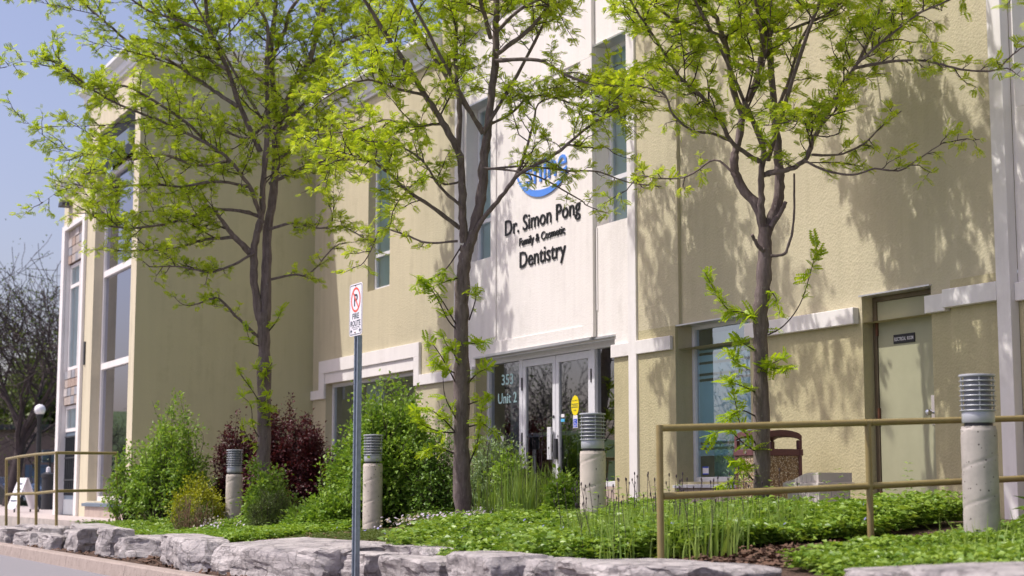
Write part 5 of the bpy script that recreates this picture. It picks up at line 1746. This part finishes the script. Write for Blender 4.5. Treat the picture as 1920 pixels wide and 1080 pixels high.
for y in (7.84, 9.66):
    for o_ in (0.0, -0.465):
        zz = rz(y, o_)
        for dy in (-0.028, 0.028):
            MB().tube([hl((-9.6, y + dy, zz - 0.0005)), hl((-9.6, y + dy * 1.25, zz + 0.0005))], R2 + 0.0035, 14).build('weld_bead', RAILM, hr, smooth=True)
for y in (6.03, 7.84, 9.66):
    MB().tube([hl((-9.6, y, bed_z(-9.6, y) - 0.02)), hl((-9.6, y, bed_z(-9.6, y) + 0.012))], 0.055, 16).build('base_flange', RUST, hr)
hl2 = thing('handrail', 'olive pipe handrail round the pavement corner at the far left', 'handrail', (-27.5, 5.4, -0.5))
P4 = [dep(12, 978, 28.3), dep(35, 978, 27.6), dep(68, 980, 26.9), dep(106, 975, 26.2), dep(219, 971, 27.2)]
T4p = [dep(12, 861, 28.3), dep(35, 856.5, 27.6), dep(68, 852, 26.9), dep(106, 849, 26.2), dep(219, 850, 27.2)]
off = np.array([-27.5, 5.4, -0.5])
M4 = [t + (b - t) * 0.57 for t, b in zip(T4p, P4)]
for a, b in zip(P4, T4p):
    aa = a.copy(); aa[2] -= 0.1
    MB().tube([aa - off, b - off], R2, 10).build('post', RAILM, hl2, smooth=True)
MB().tube([p - off for p in T4p[:4]], R2, 10).build('top_rail', RAILM, hl2, smooth=True)
MB().tube([p - off for p in T4p[3:]], R2, 10).build('top_rail', RAILM, hl2, smooth=True)
MB().tube([p - off for p in M4[:4]], R2, 10).build('mid_rail', RAILM, hl2, smooth=True)
MB().tube([p - off for p in M4[3:]], R2, 10).build('mid_rail', RAILM, hl2, smooth=True)

# ================================================================== SIGN POST
sx, sy = -13.0, 5.14
sp = thing('fire_route_sign', 'white no parking FIRE ROUTE sign on a perforated grey steel post', 'sign', (sx, sy, -0.8))
px_, py_ = -0.045, 0.035
pm = MB()
# U-channel post with holes as little dark recesses
pm.box(px_ - 0.03, px_ + 0.03, py_ + 0.012, py_ + 0.018, -0.3, 2.12)
pm.box(px_ - 0.03, px_ - 0.024, py_ - 0.028, py_ + 0.012, -0.3, 2.12).box(px_ + 0.024, px_ + 0.03, py_ - 0.028, py_ + 0.012, -0.3, 2.12)
pm.box(px_ - 0.043, px_ - 0.03, py_ - 0.028, py_ - 0.023, -0.3, 2.12).box(px_ + 0.03, px_ + 0.043, py_ - 0.028, py_ - 0.023, -0.3, 2.12)
pm.build('post', GALV, sp, bevel=0.001)
hm = MB()
for k in range(48):
    z = 0.05 + k * 0.05
    hm.prism([(px_ - 0.036 + 0.0045 * math.cos(t * PI / 4), z + 0.0045 * math.sin(t * PI / 4)) for t in range(8)], py_ - 0.0288, py_ - 0.0275, 'y')
ho = hm.build('post_holes', DARKM, sp); ho['kind'] = 'stuff'


def rrect(x0, x1, z0, z1, r, n=5):
    out = []
    for cx, cz, a0 in ((x1 - r, z1 - r, 0), (x0 + r, z1 - r, PI / 2), (x0 + r, z0 + r, PI), (x1 - r, z0 + r, 1.5 * PI)):
        for k in range(n + 1):
            a = a0 + k * PI / 2 / n
            out.append((cx + r * math.cos(a), cz + r * math.sin(a)))
    return out


SX0, SX1, SZ0, SZ1 = -0.19, 0.11, 2.115, 2.565
MB().prism(rrect(SX0, SX1, SZ0, SZ1, 0.035), 0.0, 0.003, 'y').build('plate', SIGNW, sp)


def loop_band(out, inn, y, name, mat, parent):
    b = MB(); n = len(out)
    b.v = [(x, y, z) for x, z in out] + [(x, y, z) for x, z in inn]
    b.f = [(k, (k + 1) % n, n + (k + 1) % n, n + k) for k in range(n)]
    return b.build(name, mat, parent)


loop_band(rrect(SX0 + 0.010, SX1 - 0.010, SZ0 + 0.010, SZ1 - 0.010, 0.028), rrect(SX0 + 0.016, SX1 - 0.016, SZ0 + 0.016, SZ1 - 0.016, 0.024), -0.001, 'border', INK, sp)
cx, cz = (SX0 + SX1) / 2, 2.425
ell = lambda r: [(cx + r * math.cos(2 * PI * k / 40), cz + r * math.sin(2 * PI * k / 40)) for k in range(40)]
text_block('P', INK, sp, cx - 0.040, cx + 0.045, cz - 0.052, 0.105, -0.0006, 0.0004, offset=0.02)
loop_band(ell(0.108), ell(0.089), -0.0015, 'ring', SIGNR, sp)
a = math.radians(-48)
d = np.array([math.cos(a), math.sin(a)]); n_ = np.array([-d[1], d[0]])
qs = [np.array([cx, cz]) + s1 * d * 0.092 + s2 * n_ * 0.0085 for s1, s2 in ((-1, -1), (1, -1), (1, 1), (-1, 1))]
MB().quad(*[(q[0], -0.002, q[1]) for q in qs]).build('slash', SIGNR, sp)
text_block('FIRE', INK, sp, cx - 0.074, cx + 0.078, 2.262, 0.048, -0.0006, 0.0004, offset=0.022)
text_block('ROUTE', INK, sp, cx - 0.114, cx + 0.112, 2.200, 0.048, -0.0006, 0.0004, offset=0.022)
text_block('TOWN OF OAKVILLE', INK, sp, cx - 0.09, cx + 0.09, 2.183, 0.010, -0.0006, 0.0004)
text_block('BY-LAW NO.', INK, sp, cx - 0.05, cx + 0.05, 2.167, 0.010, -0.0006, 0.0004)
for s in (-1, 1):
    x = cx + s * 0.098
    tip = x + s * 0.024
    b = MB()
    b.v = [(tip, -0.0008, 2.158), (x, -0.0008, 2.182), (x, -0.0008, 2.166), (x - s * 0.018, -0.0008, 2.166), (x - s * 0.018, -0.0008, 2.150), (x, -0.0008, 2.150), (x, -0.0008, 2.134)]
    b.f = [(0, 1, 6), (2, 3, 4, 5)]
    b.build('arrow', INK, sp)
for z in (2.548, 2.142):
    MB().prism([(cx - 0.005 + 0.007 * math.cos(t * PI / 3), z + 0.007 * math.sin(t * PI / 3)) for t in range(6)], -0.007, -0.0003, 'y').build('bolt', RUST, sp)

# ================================================================== LITTER BIN AND STORAGE BOX
bx, by = -13.61, 9.835
gz = -0.30
lb = thing('litter_bin', 'maroon framed litter bin with pebble aggregate panels behind the right tree', 'bin', (bx, by, gz))
hw, hd = 0.25, 0.235
for sxx in (-1, 1):
    for syy in (-1, 1):
        x = sxx * (hw - 0.02); y = syy * (hd - 0.02)
        MB().box(x - 0.02, x + 0.02, y - 0.02, y + 0.02, 0.0, 0.644).build('corner_post', MAROON, lb, bevel=0.005)
        MB().box(x - 0.022, x + 0.022, y - 0.022, y + 0.022, 0.712, 0.80).build('hood_post', MAROON, lb, bevel=0.006)
MB().box(-hw + 0.041, hw - 0.041, -hd + 0.008, -hd + 0.03, 0.03, 0.643).build('pebble_panel', AGG, lb)
MB().box(-hw + 0.041, hw - 0.041, hd - 0.03, hd - 0.008, 0.03, 0.643).build('pebble_panel', AGG, lb)
for sxx in (-1, 1):
    MB().box(sxx * (hw - 0.019) - 0.011, sxx * (hw - 0.019) + 0.011, -hd + 0.041, hd - 0.041, 0.03, 0.643).build('pebble_panel', AGG, lb)
MB().box(-hw + 0.05, hw - 0.05, -hd + 0.05, hd - 0.05, 0.03, 0.60).build('liner', DARKM, lb)
cb_ = MB()
for y0, y1 in ((-hd - 0.01, -hd + 0.035), (hd - 0.035, hd + 0.01)):
    cb_.box(-hw - 0.01, hw + 0.01, y0, y1, 0.645, 0.711)
for x0, x1 in ((-hw - 0.01, -hw + 0.035), (hw - 0.035, hw + 0.01)):
    cb_.box(x0, x1, -hd + 0.0355, hd - 0.0355, 0.645, 0.711)
cb_.build('collar', MAROON, lb, bevel=0.008)
rf = MB(); n = 14
sh = lambda k: abs(math.sin(PI * k / n)) ** 0.55
P_ = [[None] * (n + 1) for _ in range(n + 1)]
for lay in (0, 1):
    for a_ in range(n + 1):
        for b_ in range(n + 1):
            x = -hw + 2 * hw * a_ / n; y = -hd + 2 * hd * b_ / n
            e = max(sh(a_) if b_ in (0, n) else 0, sh(b_) if a_ in (0, n) else 0, 0.55 * (sh(a_) + sh(b_)) if 0 < a_ < n and 0 < b_ < n else 0)
            z = (0.845 + 0.055 * min(1, e)) if lay else (0.79 + 0.055 * min(1, e))
            rf.v.append((x, y, z))
m_ = (n + 1) ** 2
idx = lambda lay, a_, b_: lay * m_ + a_ * (n + 1) + b_
for a_ in range(n):
    for b_ in range(n):
        rf.f.append((idx(1, a_, b_), idx(1, a_ + 1, b_), idx(1, a_ + 1, b_ + 1), idx(1, a_, b_ + 1)))
        rf.f.append((idx(0, a_, b_), idx(0, a_, b_ + 1), idx(0, a_ + 1, b_ + 1), idx(0, a_ + 1, b_)))
for k in range(n):
    rf.f.append((idx(0, k, 0), idx(0, k + 1, 0), idx(1, k + 1, 0), idx(1, k, 0)))
    rf.f.append((idx(0, k + 1, n), idx(0, k, n), idx(1, k, n), idx(1, k + 1, n)))
    rf.f.append((idx(0, 0, k + 1), idx(0, 0, k), idx(1, 0, k), idx(1, 0, k + 1)))
    rf.f.append((idx(0, n, k), idx(0, n, k + 1), idx(1, n, k + 1), idx(1, n, k)))
rf.build('hood_roof', MAROON, lb)
MB().prism([(-0.04 + 0.014 * math.cos(t * PI / 5), 0.678 + 0.014 * math.sin(t * PI / 5)) for t in range(10)], -hd - 0.016, -hd - 0.011, 'y').build('badge', CHROME, lb)

kx, ky = -12.58, 9.665
kb_ = thing('storage_box', 'beige ribbed plastic storage box with a curved lid beside the litter bin', 'storage box', (kx, ky, gz))
bw, bd = 0.276, 0.215
MB().box(-bw + 0.03, bw - 0.03, -bd + 0.03, bd - 0.03, 0.0, 0.325).build('body', BEIGE, kb_, bevel=0.01)
for k in range(8):
    x = -bw + 0.07 + k * (2 * bw - 0.14) / 7
    MB().box(x - 0.012, x + 0.012, -bd + 0.025, -bd + 0.0295, 0.03, 0.31).build('rib', BEIGE, kb_)
MB().box(-bw, bw, -bd, bd, 0.327, 0.375).build('lid', BEIGE, kb_, bevel=0.008)
cur = [(-bw + 0.02, 0.377)] + [(-bw + 0.02 + (2 * bw - 0.04) * k / 16, 0.385 + 0.080 * smooth(0.02, 0.75, k / 16) ) for k in range(17)] + [(bw - 0.02, 0.377)]
MB().prism(cur, -bd + 0.02, bd - 0.02, 'y').build('lid_dome', BEIGE, kb_)
for k in range(7):
    x = -bw + 0.07 + k * (2 * bw - 0.14) / 6
    zt = 0.385 + 0.080 * smooth(0.02, 0.75, (x + bw - 0.02) / (2 * bw - 0.04)) - 0.014
    MB().box(x - 0.014, x + 0.014, -bd + 0.0165, -bd + 0.0195, 0.38, zt).build('rib', BEIGE, kb_)

for k in range(6):
    y = -bd + 0.06 + k * (2 * bd - 0.12) / 5
    MB().box(bw - 0.0295, bw - 0.025, y - 0.01, y + 0.01, 0.03, 0.31).build('rib', BEIGE, kb_)
# ================================================================== FAR LEFT BACKGROUND
lp = dep(68, 962, 44)
ln_ = thing('globe_lamp_post', 'black lamp post with a white globe at the far left', 'street lamp', (lp[0], lp[1], -0.52))
MB().lathe([(0.14, 0), (0.14, 0.2), (0.075, 0.28), (0.06, 2.45), (0.10, 2.5), (0.10, 2.56)], (0, 0, 0), 14).build('pole', DARKM, ln_, smooth=True)
MB().lathe([(0.005, -0.15)] + [(0.15 * math.sin(PI * k / 12), -0.15 * math.cos(PI * k / 12)) for k in range(1, 12)] + [(0.005, 0.15)], (0, 0, 2.69), 20).build('globe', GLOBE, ln_, smooth=True)
ap_ = dep(42, 958, 38)
af = thing('sandwich_board', 'leaning white A-frame notice board on the far left pavement', 'sign', (ap_[0], ap_[1], -0.50))


def board(sgn):
    b = MB()
    h = 0.72; wd = 0.30; tl = 0.26
    pts = [(-wd, 0), (wd, 0), (wd, h), (-wd, h)]
    for dx in (0.0, 0.02):
        b.v += [(sgn * (tl * (1 - z / h) + 0.02) + dx * 0, y + 0, z + 0.07) if dx == 0 else (sgn * (tl * (1 - z / h) + 0.02) - sgn * 0.02, y, z + 0.07) for y, z in pts]
    b.f = [(0, 1, 2, 3), (7, 6, 5, 4), (0, 4, 5, 1), (1, 5, 6, 2), (2, 6, 7, 3), (3, 7, 4, 0)]
    return b


board(1).build('board', SIGNW, af); board(-1).build('board', SIGNW, af)
for s in (-1, 1):
    MB().box(s * 0.28 - 0.015, s * 0.28 + 0.015, -0.29, -0.26, 0, 0.09).box(s * 0.28 - 0.015, s * 0.28 + 0.015, 0.26, 0.29, 0, 0.09).build('foot', DARKM, af)
for k in range(4):
    z = 0.25 + 0.13 * k
    xx = 0.26 * (1 - (z - 0.07) / 0.72) + 0.0245
    xb = xx - 0.011
    MB().quad((-xx - 0.004, -0.2 + 0.04 * (k % 2), z), (-xb - 0.004, -0.2 + 0.04 * (k % 2), z + 0.03), (-xb - 0.004, 0.2 - 0.05 * (k % 3), z + 0.03), (-xx - 0.004, 0.2 - 0.05 * (k % 3), z)).build('print_line', INK, af)
af.rotation_euler.z = math.radians(98)

cb = dep(88, 958, 43)
ub = thing('ash_bin', 'slim black bin with a white top beside the globe lamp', 'bin', (cb[0], cb[1], -0.52))
MB().lathe([(0.16, 0), (0.16, 0.85), (0.18, 0.86), (0.18, 0.95), (0.06, 1.0)], (0, 0, 0), 16).build('body', DARKM, ub, smooth=True)
MB().lathe([(0.06, 1.0), (0.05, 1.12), (0.01, 1.14)], (0, 0, 0), 12).build('cap', SIGNW, ub, smooth=True)
bs = dep(92, 850, 62)
bsg = thing('blue_sign', 'small square blue grey sign on a post against the green bank', 'sign', (bs[0], bs[1], -0.9))
MB().lathe([(0.04, 0), (0.04, 2.4)], (0, 0, 0), 8).build('post', DARKM, bsg)
MB().box(-0.04, 0.0, -0.28, 0.28, 1.95, 2.42).build('plate', BLUEG, bsg); bsg.rotation_euler.z = math.radians(20)
bsg.children[1].location.x = 0.09

# parked car
cp_ = dep(6, 930, 58)
car = thing('parked_car', 'dark parked car with a pale blue windscreen under the bare tree', 'car', (cp_[0], cp_[1], -0.95))
body = [(-2.2, 0.35), (-2.25, 0.75), (-1.9, 0.92), (-1.35, 0.98), (-0.6, 1.40), (0.75, 1.44), (1.45, 0.98), (2.1, 0.85), (2.25, 0.6), (2.2, 0.32), (1.75, 0.28), (-1.75, 0.28)]
MB().prism([(a, b) for a, b in body], -0.85, 0.85, 'y').build('body', CARP, car, bevel=0.05)
MB().prism([(-1.28, 0.985), (-0.62, 1.36), (-0.60, 1.38), (-1.36, 0.995)], -0.72, 0.72, 'y').build('windscreen', CARG, car)
MB().prism([(-0.95, 1.0), (-0.5, 1.33), (0.7, 1.36), (1.2, 1.0)], -0.862, 0.862, 'y').build('side_window', CARG, car)
for x in (-1.4, 1.4):
    for y in (-0.8, 0.8):
        wv = MB().lathe([(0.2, -0.1), (0.31, -0.1), (0.33, -0.07), (0.33, 0.07), (0.31, 0.1), (0.2, 0.1)], (0, 0, 0), 20)
        wv.v = [(x + a, y + c, 0.33 + b) for a, b, c in wv.v]
        wv.build('wheel', RUBBER, car)
for y in (-0.6, 0.6):
    MB().box(-2.26, -2.2, y - 0.15, y + 0.15, 0.62, 0.72).build('headlight', SIGNW, car)
car.rotation_euler.z = math.radians(205)

# low brick building beyond
bb = dep(30, 900, 92)
bd_ = thing('brick_building', 'low dark brick building behind the parked car', 'building', (bb[0], bb[1], -1.0))
MB().box(-9, 2.6, -9, 6, 0, 4.3).build('wall', BRICK, bd_)
MB().box(-9.3, 2.9, -9.3, 6.3, 4.3, 4.6).build('roof', DARKM, bd_)
for k in range(3):
    MB().box(2.6, 2.62, -7.5 + k * 4.2, -6.3 + k * 4.2, 1.0, 2.4).build('window', CARG, bd_)
bd_.rotation_euler.z = math.radians(-20)


# bare trees
def bare_tree(label, loc, H, spread, seed, leafy=0.0, group=None, lean=(0, 0), kids=0):
    r_ = np.random.default_rng(seed)
    root = thing('bare_tree', label, 'tree', loc, group)
    wood = MB(); LP = []

    def rec(p, d, L, r, lev):
        k = 4 if lev < 3 else 3
        pts = [p]; dd = d.copy()
        for i in range(k):
            dd = dd + r_.normal(size=3) * (0.09 + 0.03 * lev) + np.array([0, 0, 0.06]); dd /= np.linalg.norm(dd)
            pts.append(pts[-1] + dd * L / k)
        wood.tube(pts, [max(r * (1 - 0.5 * i / k), 0.010) for i in range(k + 1)], 9 if lev == 0 else (5 if lev < 3 else 3), caps=False)
        if lev >= 5:
            LP.append(pts[-1]); LP.append(pts[-2]); return
        n = (6, 4, 4, 4, 4)[lev] + kids
        for j in range(n):
            t = (0.30 + 0.70 * (j + 0.6 * r_.random()) / n) if lev > 0 else 0.55 + 0.45 * j / (n - 1)
            i = min(int(t * k), k - 1); q = pts[i] + (pts[i + 1] - pts[i]) * min(1, t * k - i)
            a = j * 2.4 + r_.random() * 1.2
            o1 = np.cross(dd, [0.3, 0.5, 0.8]); o1 /= np.linalg.norm(o1); o2 = np.cross(dd, o1)
            v = dd * 0.85 + (o1 * math.cos(a) + o2 * math.sin(a)) * spread * (0.8 + 0.5 * r_.random())
            v /= np.linalg.norm(v)
            rec(q, v, L * (0.66 + 0.22 * r_.random()) * (1.0 if lev else 1.05), max(r * (0.58 - 0.25 * t), 0.006), lev + 1)
    rec(np.array([0, 0, -0.2]), np.array([lean[0], lean[1], 1.0]), H * 0.26, H * 0.019, 0)
    wood.build('trunk', BARKB, root, smooth=True)
    if leafy:
        P = np.array(LP); P = np.repeat(P, int(leafy), axis=0) + r_.normal(size=(len(P) * int(leafy), 3)) * (0.16 if leafy < 10 else 0.40)
        V, Fq = scatter(simple_leaf(0.09 if leafy < 10 else 0.28, 0.03 if leafy < 10 else 0.11), P, rnd_dirs(len(P)), rnd_dirs(len(P)), 0.7 + 0.6 * r_.random(len(P)))
        o = np_mesh('crown', V, Fq, FARLEAF, root); o['kind'] = 'stuff'
    return root


t_a = dep(8, 960, 52)
bare_tree('large bare branched tree in front of the brick building at the left edge', (t_a[0], t_a[1], -0.95), 13.2, 0.7, 11, leafy=1, lean=(0.05, 0.1))
t_b = dep(75, 900, 105)
bare_tree('dense green tree behind the bare tree at the far left', (t_b[0], t_b[1], -0.5), 11.5, 0.75, 15, leafy=34, kids=-1)
t_c = dep(-60, 900, 100)
bare_tree('second green tree further left behind the bare branches', (t_c[0], t_c[1], -0.5), 10, 0.75, 16, leafy=12, kids=-1)
# the trees across the road, which the doors and windows mirror
for i, (x, y, h, sd) in enumerate(((-56, -8.5, 9.5, 21), (-66, -12.5, 11, 22), (-82, -8.8, 10, 23), (-50, -15.5, 10, 24), (-104, -9.5, 10, 25))):
    bare_tree('bare street tree across the road mirrored in the entrance glass', (x, y, -1.0), h, 0.62, sd, leafy=1, kids=-1, group='bare street trees across the road')
